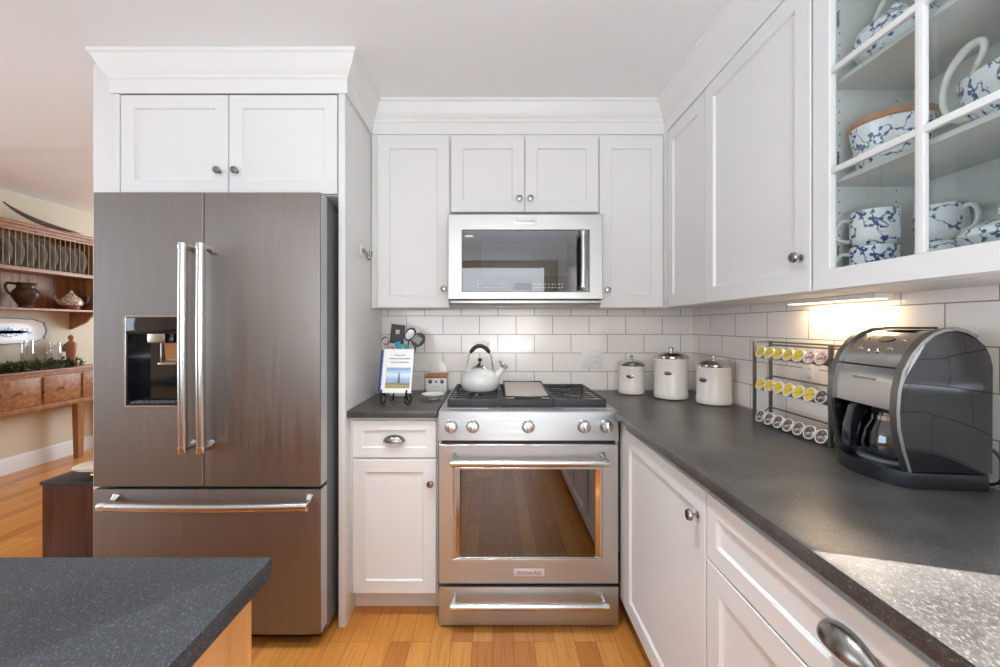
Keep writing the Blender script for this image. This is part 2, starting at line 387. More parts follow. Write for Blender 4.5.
# ------------------------------------------------------------------ key planes
W = 2.373           # back wall
XR = 1.13           # right wall
XL = -4.2           # left wall of the dining side
CZ = 2.425          # ceiling
YU = 2.143          # front of the upper doors on the back wall
YP = 1.78           # front of the refrigerator surround
CT = 0.914          # counter top height
# ------------------------------------------------------------------ the setting
struct('floor', B().box(XL, 1.6, -3.4, 6.5, -0.05, 0), FLOOR)
struct('ceiling', B().box(XL, XR+0.12, -3.4, 2.72, CZ, CZ+0.1), CEIL)
struct('ceiling_dining', B().box(XL, XR+0.12, 2.72, 6.5, CZ+0.028, CZ+0.1), CEIL)
struct('wall_back', B().box(-1.752, XR, W, W+0.12, 0, CZ-0.001), TILE_BACK)
struct('wall_partition', B().box(-1.752, -1.612, 1.84, W-0.001, 0, CZ-0.001, 0.002), WALLW)
wr = B().box(XR, XR+0.12, 0.49, W+0.12, 0, CZ-0.001).box(XR, XR+0.12, -0.1, 0.49, 0, 1.03).box(XR, XR+0.12, -0.1, 0.49, 1.70, CZ-0.001).box(XR, XR+0.12, -3.4, -0.1, 0, CZ-0.001)
struct('wall_right', wr, TILE_RIGHT)
struct('wall_left', B().box(XL-0.1, XL, 1.9, 6.5, 0, 2.6).box(XL-0.1, XL, -3.4, -0.7, 0, 2.6).box(XL-0.1, XL, -0.7, 1.9, 0, 0.7).box(XL-0.1, XL, -0.7, 1.9, 2.3, 2.6), WALLB)
struct('wall_far', B().box(XL, XR+0.12, 6.5, 6.6, 0, 2.6), WALLB)
struct('wall_right_dining', B().box(XR, XR+0.12, W+0.121, 6.5, 0, 2.6), WALLB)
struct('wall_rear', B().box(XL, XR+0.12, -3.4, -3.3, 0, 2.6), WALLB)
struct('baseboard_left', B().prism([(XL+0.001, 0), (XL+0.016, 0), (XL+0.016, 0.11), (XL+0.01, 0.135), (XL+0.001, 0.14)], -3.2, 6.4, 'y'), TRIMW)
# window over the right counter (frame only stands in the wall)
wf = struct('window_1', B(Matrix.Translation((XR+0.06, 0.49, 0)) @ Matrix.Rotation(-PI/2, 4, 'Z')).ring(0.002, 0.588, 1.032, 1.698, 0.012, 0.578, 1.045, 1.688, -0.02, 0.03), TRIMW)
wf['kind'] = 'structure'
# crown moulding with mitred corners
prof = [(0.0, 2.262), (0.010, 2.262), (0.010, 2.318), (0.016, 2.324), (0.018, 2.336), (0.026, 2.345), (0.036, 2.362), (0.047, 2.388), (0.054, 2.405), (0.061, 2.410), (0.063, CZ-0.001), (0.0, CZ-0.001)]
path = [(-1.609, 1.839), (-1.609, YP+0.003), (-0.626, YP+0.003), (-0.626, YU+0.02), (0.886, YU+0.02), (0.886, 0.562), (1.128, 0.562)]
def sweep(path, prof):
    n = len(path); rows = []
    for i in range(n):
        def nrm(a, b):
            d = Vector((b[0]-a[0], b[1]-a[1])).normalized(); return Vector((d.y, -d.x))
        if i == 0: m = nrm(path[0], path[1])
        elif i == n-1: m = nrm(path[-2], path[-1])
        else:
            a, b = nrm(path[i-1], path[i]), nrm(path[i], path[i+1]); m = (a+b); m = m / (1+a.dot(b))
        rows.append([(path[i][0]+m.x*o, path[i][1]+m.y*o, z) for o, z in prof])
    return rows
path_l = [(-1.609, 1.839), (-1.609, YP+0.003), (-0.626, YP+0.003), (-0.626, YU+0.02), (0.886, YU+0.02), (0.886, 0.562), (1.128, 0.562)]
struct('trim_1', B().loops(sweep([path_l[0], path_l[1], path_l[2], path_l[3], path_l[4], path_l[5], path_l[6]], prof)), TRIMW)

# ------------------------------------------------------------------ upper cabinets on the back wall
def knob(parent, x, z, y=0.0, name='knob'): return obj(name, B().knob(x, z, y), NICKEL, parent)
def upper(label, x0, x1, z0, doors, fill=(0, 0), name='wall_cabinet'):
    """doors: (xa, xb, knob x, knob z) in world X"""
    t = thing(name, label, 'cabinet', (x0, YU+0.02, z0), 0)
    L = x1-x0
    bm = B().box(0, L, 0.0, W-YU-0.022, 0, 2.262-z0, 0.001)
    obj('carcass', bm, WHITE, t)
    for xa, xb, kx, kz in doors:
        d = obj('door', B().shaker(xa-x0, xb-x0, 0.002, 2.245-z0, 0.019, y=-0.02), WHITE, t)
        knob(d, kx-x0, kz-z0, -0.02)
    return t
upper('tall narrow white wall cabinet left of the microwave, against the fridge panel', -0.625, -0.2185, 1.37, [(-0.59, -0.224, -0.25, 1.467)])
upper('short white two-door wall cabinet directly above the microwave', -0.2175, 0.5405, 1.858, [(-0.214, 0.160, 0.134, 1.926), (0.164, 0.538, 0.190, 1.926)])
upper('tall narrow white wall cabinet right of the microwave, at the corner', 0.5415, 0.882, 1.37, [(0.544, 0.868, 0.582, 1.462)])

# ------------------------------------------------------------------ upper cabinets on the right wall (local x runs toward the camera)
XU = 0.866
def r_upper(label, ya, yb, z0, front=0.0, name='wall_cabinet'):
    return thing(name, label, 'cabinet', (XU+0.02, ya, z0), -PI/2)
DEP = XR-XU-0.0215
t = r_upper('narrow white wall cabinet in the corner, on the right wall', 2.12, 1.73, 1.37)
obj('corner_stile', B().box(-0.0425, -0.0005, -0.016, -0.0005, 0, 0.892), WHITE, t)
obj('carcass', B().box(0.0, 0.402, 0, DEP, 0, 0.892, 0.001), WHITE, t)
obj('door', B().shaker(0.018, 0.392, 0.002, 0.875, 0.019, y=-0.014), WHITE, t)
t = r_upper('large white wall cabinet with one broad door beside the glass cabinet', 1.716, 1.14, 1.37)
obj('carcass', B().box(0.0, 0.575, 0, DEP, 0, 0.892, 0.001), WHITE, t)
d = obj('door', B().shaker(0.003, 0.571, 0.002, 0.875, 0.019, y=-0.021), WHITE, t); knob(d, 0.538, 0.10, -0.021)
# glass fronted cabinet
t = r_upper('white wall cabinet with glass muntin door full of blue and white china', 1.14, 0.57, 1.37)
GL = 0.57
def panel(x0, x1, y0, y1, z0, z1): return B().box(x0, x1, y0, y1, z0, z1, 0.0008)
obj('side_panel', panel(0.0, 0.017, 0, DEP-0.008, 0, 0.892), INSIDE, t)
obj('side_panel', panel(GL-0.017, GL, 0, DEP-0.008, 0, 0.892), WHITE, t)
obj('bottom_panel', panel(0.0175, GL-0.0175, 0, DEP-0.008, 0, 0.018), WHITE, t)
obj('top_panel', panel(0.0175, GL-0.0175, 0, DEP-0.008, 0.87, 0.892), WHITE, t)
obj('back_panel', panel(0.0, GL, DEP-0.0078, DEP, 0, 0.892), INSIDE, t)
SH = (0.292, 0.55)
for z in SH: obj('shelf', panel(0.0178, GL-0.0178, 0.012, DEP-0.0085, z-0.012, z), INSIDE, t)
pin = obj('shelf_pin_hole', B().lathe([(0.0025, 0.0169), (0.0025, 0.0176)], (0, 0, 0), 'x', 8), DGREY, t)
for k in range(26):
    for yy in (0.04, DEP-0.05):
        p_ = pin if (k == 0 and yy == 0.04) else pin.copy()
        if p_ is not pin: C.objects.link(p_)
        p_.location = (0, yy, 0.06+k*0.03)
d = obj('door', B().ring(0.003, 0.566, 0.002, 0.875, 0.060, 0.509, 0.055, 0.820, -0.021, -0.002), WHITE, t)
mu = B().box(0.2755, 0.2935, -0.019, -0.006, 0.0552, 0.8198, 0.003)
for z in (0.306, 0.564): mu.box(0.0602, 0.5088, -0.0185, -0.0065, z-0.008, z+0.008, 0.003)
obj('muntins', mu, WHITE, d)
obj('glass_pane', B().box(0.0602, 0.5088, -0.0055, -0.0025, 0.0552, 0.8198), PANE, d)
for z in (0.10, 0.35, 0.72): obj('hinge', B().box(0.018, 0.03, 0.002, 0.03, z-0.02, z+0.02, 0.002), NICKEL, t)

# ------------------------------------------------------------------ refrigerator surround
t = thing('refrigerator_cabinet', 'white surround and two-door cabinet above the stainless refrigerator', 'cabinet', (-1.605, YP, 0), 0)
PW = 0.978
obj('side_panel', B().box(PW-0.028, PW, 0, W-YP-0.001, 0, 2.262, 0.0015), WHITE, t)
obj('side_panel', B().box(0, 0.022, 0, W-YP-0.001, 0, 2.262, 0.0015), WHITE, t)
obj('carcass', B().box(0.0225, PW-0.0285, 0.021, W-YP-0.001, 1.835, 2.262, 0.001), WHITE, t)
for a, b, kx in ((0.027, 0.482, 0.447), (0.486, 0.944, 0.52)):
    d = obj('door', B().shaker(a, b, 1.838, 2.258, 0.018, 0.055, y=0.0), WHITE, t); knob(d, kx, 1.932, 0.0)
# hook on the surround's side
t = thing('wall_hook', 'small clear and nickel hook stuck on the white fridge panel', 'hook', (-0.6255, 2.0, 1.605), 0); t.scale = (1.0, 1.6, 1.6)
obj('backplate', B().lathe([(0.018, 0), (0.018, 0.004), (0.012, 0.007)], (0, 0, 0.02), 'x', 18), PLASTW, t)
obj('hook', B().tube([(0.006, 0, 0.022), (0.018, 0, 0.016), (0.03, 0, 0.0), (0.036, 0, -0.004), (0.042, 0, 0.006), (0.044, 0, 0.018)], [0.006, 0.006, 0.006, 0.006, 0.007, 0.009], 10), NICKEL, t)

# ------------------------------------------------------------------ refrigerator
FY = 1.647
t = thing('refrigerator', 'stainless french-door refrigerator with water dispenser and bottom freezer', 'refrigerator', (-1.135, FY, 0), 0)
FL, FR = -0.434, 0.457
obj('body', B().box(FL+0.012, FR-0.004, 0.075, 0.70, 0.03, 1.775, 0.004), DGREY, t)
DX0, DX1, DZ0, DZ1 = -1.443+1.135, -1.227+1.135, 0.96, 1.317
def fr_door(x0, x1, z0, z1): return B().box(x0, x1, 0, 0.066, z0, z1, 0.005)
dl = B().ring(FL, -0.002, 0.647, 1.803, DX0, DX1, DZ0, DZ1, 0, 0.066, 0.003)
dl_o = obj('door', dl, STEEL_V, t)
dr_o = obj('door', fr_door(0.002, FR, 0.647, 1.803), STEEL_V, t)
fz = obj('freezer_drawer', fr_door(FL, FR, 0.066, 0.637), STEEL_DR, t)
obj('gasket', B().box(FL+0.02, FR-0.02, 0.0662, 0.0748, 0.08, 1.79), GASKET, t)
obj('door_edge_strip', B().box(FR-0.0005, FR+0.0015, 0.008, 0.064, 0.65, 1.80).box(FR-0.0005, FR+0.0015, 0.008, 0.064, 0.07, 0.633), LGREY, t)
obj('hinge_cover', B().prism([(FR-0.17, 1.7755), (FR-0.01, 1.7755), (FR-0.01, 1.80), (FR-0.15, 1.80)], 0.068, 0.19, 'y', 0.003), DGREY, t)
obj('toe_grille', B().box(FL+0.03, FR-0.03, 0.08, 0.10, 0.002, 0.06, 0.002), BLACK, t)
obj('foot', B().lathe([(0.02, 0.0), (0.02, 0.03)], (FR-0.06, 0.12, 0), 'z', 14), BLACK, t)
# dispenser
dsp = obj('dispenser', B().ring(DX0-0.003, DX1+0.003, DZ0-0.003, DZ1+0.003, DX0+0.005, DX1-0.005, DZ0+0.006, DZ1-0.005, -0.004, 0.02, 0.002), SATIN, t)
obj('control_screen', B().box(DX0+0.006, DX1-0.006, -0.003, 0.03, 1.254, DZ1-0.006, 0.002), GLOSSB, dsp)
nb = B()   # niche as an open shell
x0, x1, z0, z1 = DX0+0.0055, DX1-0.0055, DZ0+0.0065, 1.253
nb.box(x0, x0+0.004, 0.0, 0.06, z0, z1).box(x1-0.004, x1, 0.0, 0.06, z0, z1).box(x0, x1, 0.056, 0.06, z0, z1).box(x0, x1, 0.0, 0.056, z0, z0+0.008).box(x0, x1, 0.0, 0.056, z1-0.004, z1)
obj('niche', nb, GLOSSB, dsp)
obj('spout', B().box(-0.225, -0.155, 0.004, 0.05, 1.212, 1.248, 0.004), SATIN, dsp)
obj('paddle', B().prism([(0.012, 1.21), (0.02, 1.21), (0.03, 1.14), (0.012, 1.125), (0.004, 1.128), (0.022, 1.145)], -0.165, -0.115, 'x', 0.001).box(-0.185, -0.178, 0.02, 0.026, 1.13, 1.21, 0.001).box(-0.185, -0.115, 0.006, 0.02, 1.125, 1.133, 0.002), CHROME, dsp)
tr = B()
for k in range(9): tr.box(x0+0.012+k*0.02, x0+0.022+k*0.02, 0.004, 0.05, z0+0.0082, z0+0.0125)
obj('drip_tray', tr, DGREY, dsp)
# handles
def fr_handle(par, x, z0, z1):
    hd = obj('handle', B().tube([(x, -0.062, z0+0.02), (x, -0.066, (z0+z1)/2), (x, -0.062, z1-0.02)], 0.0165, 18), SATIN, par)
    for z, s in ((z0, 1), (z1, -1)):
        obj('end_cap', B().lathe([(0.0172, z-0.001), (0.0178, z+s*0.004), (0.0178, z+s*0.024)][::1], (x, -0.062, 0), 'z', 18), CHROME, hd)
        obj('mount', B().tube([(x, -0.05, z+s*0.012), (x, -0.02, z+s*0.012), (x, -0.0005, z+s*0.02)], [0.011, 0.011, 0.016], 12), CHROME, hd)
fr_handle(dl_o, -0.035, 0.80, 1.592); fr_handle(dr_o, 0.033, 0.80, 1.592)
pts = []
for k in range(13):
    u = k/12; x = FL+0.095+u*(FR-FL-0.135); pts.append((x, -0.058-0.014*math.sin(PI*u), 0.594))
hd = obj('handle', B().tube(pts, 0.0165, 16), SATIN, fz)
for x, s in ((FL+0.08, 1), (FR-0.025, -1)):
    obj('end_cap', B().lathe([(0.0172, x), (0.0178, x+s*0.004), (0.0178, x+s*0.028)], (0, -0.058, 0.594), 'x', 18), CHROME, hd)
    obj('mount', B().tube([(x+s*0.014, -0.045, 0.594), (x+s*0.014, -0.02, 0.597), (x+s*0.014, -0.0005, 0.61)], [0.011, 0.011, 0.016], 12), CHROME, hd)
obj('medallion', B().lathe([(0.008, FR-0.0247), (0.008, FR-0.0237)], (0, -0.058, 0.594), 'x', 14), RED, hd)

# ------------------------------------------------------------------ left base cabinet and counter
BY = 1.818
t = thing('base_cabinet', 'white base cabinet with one drawer and door between fridge panel and range', 'cabinet', (-0.6265, BY+0.02, 0), 0)
obj('carcass', B().box(0, 0.387, 0, W-BY-0.022, 0.112, 0.883, 0.001), WHITE, t)
obj('toe_kick', B().box(0, 0.387, 0.08, 0.1, 0, 0.111), WHITE, t)
dw = obj('drawer', B().shaker(0.018, 0.38, 0.708, 0.868, 0.019, 0.042, y=-0.02), WHITE, t)
obj('cup_pull', B().cup_pull(0.199, 0.778, y=-0.02), NICKEL, dw)
d = obj('door', B().shaker(0.018, 0.38, 0.119, 0.701, 0.019, 0.055, y=-0.02), WHITE, t); knob(d, 0.357, 0.60, -0.02)
single('countertop', B().box(-0.6265, -0.239, 1.797, W-0.002, 0.884, CT, 0.003), STONE, 'short dark stone countertop between the fridge panel and the range', 'countertop')

# ------------------------------------------------------------------ right base cabinets and counter
XD = 0.541
t = thing('base_cabinet', 'white base cabinet with one large door right beside the range', 'cabinet', (XD+0.02, 1.80, 0), -PI/2)
obj('carcass', B().box(0, 0.732, 0, XR-XD-0.022, 0.112, 0.883, 0.001), WHITE, t)
obj('toe_kick', B().box(0, 0.732, 0.075, 0.095, 0, 0.111), WHITE, t)
d = obj('door', B().shaker(0.068, 0.729, 0.119, 0.855, 0.019, 0.062, y=-0.02), WHITE, t); knob(d, 0.692, 0.78, -0.02, )
obj('corner_filler', B().box(0.0, 0.066, -0.018, -0.0005, 0.119, 0.883, 0.001), WHITE, t)
t = thing('base_cabinet', 'white base cabinet with a wide drawer over doors at the lower right', 'cabinet', (XD+0.02, 1.067, 0), -PI/2)
obj('carcass', B().box(0.0005, 0.87, 0, XR-XD-0.022, 0.112, 0.883, 0.001), WHITE, t)
obj('toe_kick', B().box(0.0005, 0.87, 0.075, 0.095, 0, 0.111), WHITE, t)
dw = obj('drawer', B().shaker(0.003, 0.866, 0.694, 0.855, 0.019, 0.045, y=-0.02), WHITE, t)
obj('cup_pull', B().cup_pull(0.432, 0.785, 0.056, 0.03, 0.034, y=-0.02), NICKEL, dw)
for a, b, k in ((0.003, 0.4325, 0.4), (0.4365, 0.866, 0.47)):
    d = obj('door', B().shaker(a, b, 0.119, 0.689, 0.019, 0.058, y=-0.02), WHITE, t); knob(d, k, 0.61, -0.02)
XF = 0.517
single('countertop', B().prism([(XF, -2.2), (XR-0.002, -2.2), (XR-0.002, W-0.002), (0.5365, W-0.002), (0.5365, 1.80), (XF, 1.80)], 0.884, CT, 'z', 0.003), STONE,
       'long dark stone countertop running along the right wall', 'countertop')
t = thing('base_cabinet', 'white base cabinet nearest the camera under the sunlit counter', 'cabinet', (XD+0.02, 0.195, 0), -PI/2)
obj('carcass', B().box(0.0005, 2.3, 0, XR-XD-0.022, 0.112, 0.883, 0.001), WHITE, t)
for k in range(4):
    obj('door', B().shaker(0.003+k*0.575, 0.57+k*0.575, 0.119, 0.855, 0.019, 0.058, y=-0.02), WHITE, t)

# ------------------------------------------------------------------ range
RY = 1.772; RX0, RX1 = -0.232, 0.532; RW = RX1-RX0
t = thing('range', 'stainless gas range with glass oven door and five knobs', 'range', (0.15, RY, 0), 0)
h = 0.3795
bd = B()
bd.box(-h, -h+0.03, 0.05, 0.59, 0.03, 0.90, 0.001).box(h-0.03, h, 0.05, 0.59, 0.03, 0.90, 0.001)
bd.box(-h+0.0302, h-0.0302, 0.05, 0.59, 0.03, 0.27).box(-h+0.0302, h-0.0302, 0.05, 0.59, 0.74, 0.90).box(-h+0.0302, h-0.0302, 0.57, 0.59, 0.27, 0.74)
obj('body', bd, OVENIN, t)
for z in (0.40, 0.50, 0.60):
    r = B(); r.tube([(-0.345, 0.07, z), (0.345, 0.07, z), (0.345, 0.55, z), (-0.345, 0.55, z)], 0.003, 6, True)
    for k in range(22): r.bar((-0.325+k*0.031, 0.07, z+0.003), (-0.325+k*0.031, 0.55, z+0.003), 0.0018, 5)
    obj('oven_rack', r, CHROME, t)
od = obj('oven_door', B().ring(-h, h, 0.190, 0.778, -0.315, 0.310, 0.295, 0.682, 0.0, 0.046, 0.003), STEEL_H, t)
obj('window_trim', B().ring(-0.315, 0.310, 0.295, 0.682, -0.306, 0.301, 0.301, 0.673, -0.001, 0.006, 0.0008), SATIN, od)
obj('window_glass', B().box(-0.2858, 0.2808, 0.004, 0.009, 0.3012, 0.6728), OVENGLASS, od)
for sx, xa in ((1, -0.3058), (-1, 0.3008)):
    obj('window_reveal', B().prism([(xa, 0.0005), (xa+sx*0.0198, 0.010), (xa+sx*0.0198, 0.014), (xa, 0.014)], 0.3012, 0.6728, 'z'), CHROME, od)
def bar_handle(par, z, x0, x1, y=-0.052, r=0.0145, up=0.02):
    hd = obj('handle', B().bar((x0+0.02, y, z), (x1-0.02, y, z), r, 18), SATIN, par)
    for x, s in ((x0, 1), (x1, -1)):
        obj('end_cap', B().lathe([(r*0.95, x), (r*1.1, x+s*0.003), (r*1.1, x+s*0.026)], (0, y, z), 'x', 18), CHROME, hd)
        obj('mount', B().tube([(x+s*0.013, y+0.01, z+0.002), (x+s*0.013, y+0.028, z+up*0.6), (x+s*0.013, -0.0005, z+up)], [0.010, 0.010, 0.014], 12), CHROME, hd)
bar_handle(od, 0.716, -0.325, 0.325)
bg = obj('badge', B().box(-0.062, 0.066, -0.0035, -0.0002, 0.224, 0.254, 0.001), BADGE, od)
text('lettering', 'KitchenAid', 0.022, bg, (0.002, -0.0037, 0.239), (PI/2, 0, 0), INK)
dw = obj('warming_drawer', B().box(-h, h, 0.0, 0.045, 0.014, 0.176, 0.003), STEEL_H, t)
bar_handle(dw, 0.128, -0.325, 0.325, up=0.012)
obj('vent_gap', B().box(-h+0.012, h-0.012, 0.02, 0.048, 0.7785, 0.7935), BLACK, t)
obj('side_trim', B().box(-h, -h+0.010, 0.012, 0.05, 0.7785, 0.7945).box(h-0.010, h, 0.012, 0.05, 0.7785, 0.7945), STEEL_H, t)
cp = obj('control_panel', B().prism([(0.0, 0.795), (0.075, 0.795), (0.075, 0.915), (0.022, 0.918), (0.012, 0.912)], -h-0.002, h+0.002, 'x', 0.002), STEEL_H, t)
tilt = math.atan2(0.012, 0.117)
for kx in (-0.327, -0.236, -0.001, 0.234, 0.328):
    M = Matrix.Translation((kx, 0.0055, 0.853)) @ Matrix.Rotation(-tilt, 4, 'X')
    kb = obj('knob', B(M).lathe([(0.0275, 0), (0.0275, -0.006), (0.0245, -0.008), (0.0235, -0.03), (0.021, -0.034), (0.008, -0.035)], (0, 0, 0), 'y', 28), KNOBM, cp)
    obj('grip', B(M).box(-0.0055, 0.0055, -0.046, -0.032, -0.021, 0.021, 0.003), CHROME, kb)
ck = obj('cooktop', B().box(-h-0.002, h+0.002, 0.0755, 0.594, 0.9005, 0.917, 0.002), STEEL_H, t)
vs = B()
for k in range(26): vs.box(-0.17+k*0.0126, -0.162+k*0.0126, 0.050, 0.062, 0.9165, 0.9185)
obj('vent_slots', vs, BLACK, cp)
obj('cooktop_well', B().box(-h+0.03, h-0.03, 0.10, 0.58, 0.9172, 0.919, 0.0005), mat('grey_cooktop_enamel', rgb('#6A6A69'), 0.25, 0.6), t)
for bx, by, br in ((-0.235, 0.22, 0.045), (-0.235, 0.45, 0.04), (0.0, 0.34, 0.045), (0.235, 0.22, 0.05), (0.235, 0.45, 0.036)):
    bn = obj('burner', B().lathe([(br*1.1, 0.9195), (br*1.1, 0.926), (br*0.8, 0.928)], (bx, by, 0), 'z', 24), SATIN, t)
    obj('burner_cap', B().lathe([(br*0.85, 0.9285), (br*0.85, 0.934), (br*0.7, 0.936)], (bx, by, 0), 'z', 24), IRON, bn)
def grate(xc, wd):
    g = B(); z0, z1 = 0.948, 0.953; ya, yb = 0.085, 0.585; w2 = wd/2
    g.box(xc-w2, xc+w2, ya, ya+0.014, 0.920, z1, 0.002).box(xc-w2, xc+w2, yb-0.012, yb, 0.930, z1, 0.002)
    g.box(xc-w2, xc-w2+0.010, ya+0.0145, yb-0.0125, z0, z1, 0.002).box(xc+w2-0.010, xc+w2, ya+0.0145, yb-0.0125, z0, z1, 0.002)
    ym = (ya+yb)/2; g.box(xc-w2+0.0105, xc+w2-0.0105, ym-0.005, ym+0.005, z0, z1, 0.002)
    n = 3
    for q in (0, 1):
        a, b = (ya+0.015, ym-0.0055) if q == 0 else (ym+0.0055, yb-0.013)
        mid = (a+b)/2
        for k in range(1, n+1):
            yy = a+(b-a)*k/(n+1)
            if abs(yy-mid) < 0.005:
                g.box(xc-w2+0.0105, xc-0.03, yy-0.0035, yy+0.0035, z0, z1, 0.001).box(xc+0.03, xc+w2-0.0105, yy-0.0035, yy+0.0035, z0, z1, 0.001)
            else: g.box(xc-w2+0.0105, xc+w2-0.0105, yy-0.0035, yy+0.0035, z0, z1, 0.001)
        g.box(xc-0.004, xc+0.004, a+0.001, mid-0.022, z0, z1-0.001, 0.001).box(xc-0.004, xc+0.004, mid+0.022, b-0.001, z0, z1-0.001, 0.001)
    for sx in (-1, 1):
        for yy in (ya+0.03, yb-0.03): g.box(xc+sx*(w2-0.008)-0.006, xc+sx*(w2-0.008)+0.006, yy-0.006, yy+0.006, 0.9193, z0, 0)
    return g
for xc in (-0.236, 0.0, 0.236): obj('grate', grate(xc, 0.232), IRON, t)
for sx in (-1, 1): obj('foot', B().lathe([(0.016, 0), (0.016, 0.03)], (sx*0.33, 0.09, 0), 'z', 14), SATIN, t)
# griddle lying on the middle grate
Mg = Matrix.Translation((0.154, RY+0.19, 0.957)) @ Matrix.Rotation(math.radians(3.0), 4, 'X')
gt = thing('griddle', 'flat grey metal griddle plate lying across the middle of the range', 'griddle', (0.154, RY+0.10, 0.9545), 0)
Ml = Matrix.Rotation(math.radians(3.2), 4, 'X')
obj('plate', B(Ml).box(-0.098, 0.098, 0.0, 0.36, 0.0, 0.008, 0.002), GRDL, gt)
obj('rim', B(Ml).ring(-0.1, 0.1, -0.002, 0.362, -0.094, 0.094, 0.004, 0.356, 0, 0.001) if False else B(Ml).tube([(-0.098, 0.0, 0.009), (0.098, 0.0, 0.009), (0.098, 0.36, 0.009), (-0.098, 0.36, 0.009)], 0.004, 8, True), IRON, gt)
obj('grease_trough', B(Ml).box(-0.06, 0.06, -0.010, -0.0045, 0.002, 0.010, 0.001), BLACK, gt)

# ------------------------------------------------------------------ microwave
MY = 2.049
t = thing('microwave', 'stainless over-the-range microwave with dark glass door under the short cabinet', 'microwave', (0.1585, MY, 1.39), 0)
mh = 0.3785
obj('body', B().box(-mh+0.002, mh-0.002, 0.032, W-MY-0.001, 0.012, 0.432, 0.001), DGREY, t)
obj('vent_base', B().prism([(0.0, 0.0), (0.02, -0.012), (0.27, -0.012), (0.27, 0.0115), (0.0, 0.0115)], -mh+0.01, mh-0.01, 'x', 0.001), STEEL_M, t)
ml = obj('added_lamp_cover', B().box(-0.12, 0.12, 0.12, 0.16, -0.0135, -0.0122), PLASTW, t)  # made-up lens plate to go with the added fill below
mla = area('added_backsplash_fill', (0.1585, MY+0.14, 1.375), (0, 0, -1), 0.4, 0.05, 0.6, (1, 0.97, 0.92))  # added fill under the microwave, brightens the backsplash tiles
vg = B()
for k in range(30): vg.box(-0.34+k*0.0232, -0.34+k*0.0232+0.017, 0.0, 0.004, 0.0118, 0.0145)
obj('vent_louvres', vg, BLACK, t)
fd = obj('door', B().ring(-mh, mh, 0.018, 0.434, -0.309, 0.312, 0.056, 0.356, 0.0, 0.03, 0.003), STEEL_M, t)
obj('window_glass', B().box(-0.3088, 0.3118, 0.006, 0.010, 0.0562, 0.3558), MWGLASS, fd)
obj('window_screen', B().box(-0.215, 0.205, 0.012, 0.015, 0.130, 0.295, 0.001), MWSCREEN, fd)
obj('interior_back', B().box(-0.308, 0.311, 0.017, 0.022, 0.058, 0.354), BLACK, fd)
kp = B()
for r in range(2):
    for k in range(26):
        if k in (9, 10, 11, 12, 13, 14): continue
        kp.box(-0.235+k*0.0165, -0.235+k*0.0165+random.choice((0.005, 0.008, 0.009)), 0.0052, 0.0059, 0.074+r*0.017, 0.078+r*0.017)
obj('keypad_marks', kp, MARKW, fd)
obj('display', B().box(-0.058, 0.032, 0.005, 0.0059, 0.066, 0.098), MWSCREEN, fd)
hd = obj('handle', B().tube([(0.272, -0.045, 0.085), (0.272, -0.05, 0.20), (0.272, -0.045, 0.327)], 0.0115, 16), SATIN, fd)
for z, s in ((0.068, 1), (0.344, -1)):
    obj('end_cap', B().lathe([(0.0115, z), (0.0125, z+s*0.003), (0.0125, z+s*0.02)], (0.272, -0.045, 0), 'z', 16), CHROME, hd)
    obj('mount', B().tube([(0.272, -0.036, z+s*0.01), (0.272, -0.018, z+s*0.01), (0.272, 0.0055, z+s*0.004)], [0.008, 0.008, 0.012], 10), CHROME, hd)
bg = obj('badge', B().box(-0.054, 0.054, -0.004, -0.0002, 0.383, 0.413, 0.001), BADGE, fd)
text('lettering', 'KitchenAid', 0.0195, bg, (0, -0.0042, 0.398), (PI/2, 0, 0), INK)

# ------------------------------------------------------------------ island
t = thing('kitchen_island', 'maple island with a dark speckled granite top at the lower left', 'island', (-1.2, 0.0, 0), 0)
IX, IY = -0.347+1.2, 0.6625
obj('granite_top', B().prism([(-1.1, -1.6), (IX, -1.6), (IX, IY-0.004), (IX-0.004, IY), (-1.1, IY)], 0.884, CT, 'z', 0.003), GRANITE, t)
obj('body', B().box(-1.08, IX-0.034, -1.58, IY-0.03, 0.10, 0.8835, 0.002), ISLWOOD, t)
obj('plinth', B().box(-1.02, IX-0.09, -1.5, IY-0.09, 0.0, 0.0995), ISLWOOD, t)
Ms = Matrix.Translation((IX-0.034, IY-0.03, 0)) @ Matrix.Rotation(PI/2, 4, 'Z') @ Matrix.Translation((0, -0.0195, 0))
for k in range(3):
    a = -0.70*(k+1)+0.002
    obj('end_panel', B(Ms).shaker(a, a+0.696, 0.11, 0.878, 0.019, 0.075, y=0.0), ISLWOOD, t)

# ------------------------------------------------------------------ outlets and under-cabinet light
def outlet(label, loc, rz, double):
    wd = 0.058 if double else 0.036
    t = thing('power_outlet', label, 'outlet', loc, rz)
    obj('cover_plate', B().box(-wd, wd, -0.005, -0.0005, 0, 0.102, 0.002), PLASTW, t)
    if double: obj('rocker_switch', B().box(-0.038, -0.012, -0.008, -0.0052, 0.027, 0.077, 0.001), PLASTW, t)
    cx = 0.025 if double else 0
    sk = obj('receptacle', B().box(cx-0.013, cx+0.013, -0.0075, -0.0052, 0.018, 0.084, 0.001), PLASTW, t)
    s = B()
    for z in (0.036, 0.066): s.box(cx-0.006, cx-0.004, -0.0078, -0.0076, z-0.004, z+0.004).box(cx+0.004, cx+0.006, -0.0078, -0.0076, z-0.004, z+0.004)
    obj('slots', s, BLACK, sk)
outlet('white double outlet and switch plate on the tiled wall right of the range', (0.56, W-0.0005, 1.038), 0, True)
outlet('white single outlet plate on the right wall behind the pod rack', (XR-0.0005, 1.49, 1.06), -PI/2, False)
t = thing('under_cabinet_light', 'slim warm light bar glowing under the large right wall cabinet', 'light', (1.055, 1.52, 1.3695), -PI/2)
obj('housing', B().box(0, 0.36, 0, 0.05, -0.014, 0, 0.002), PLASTW, t)
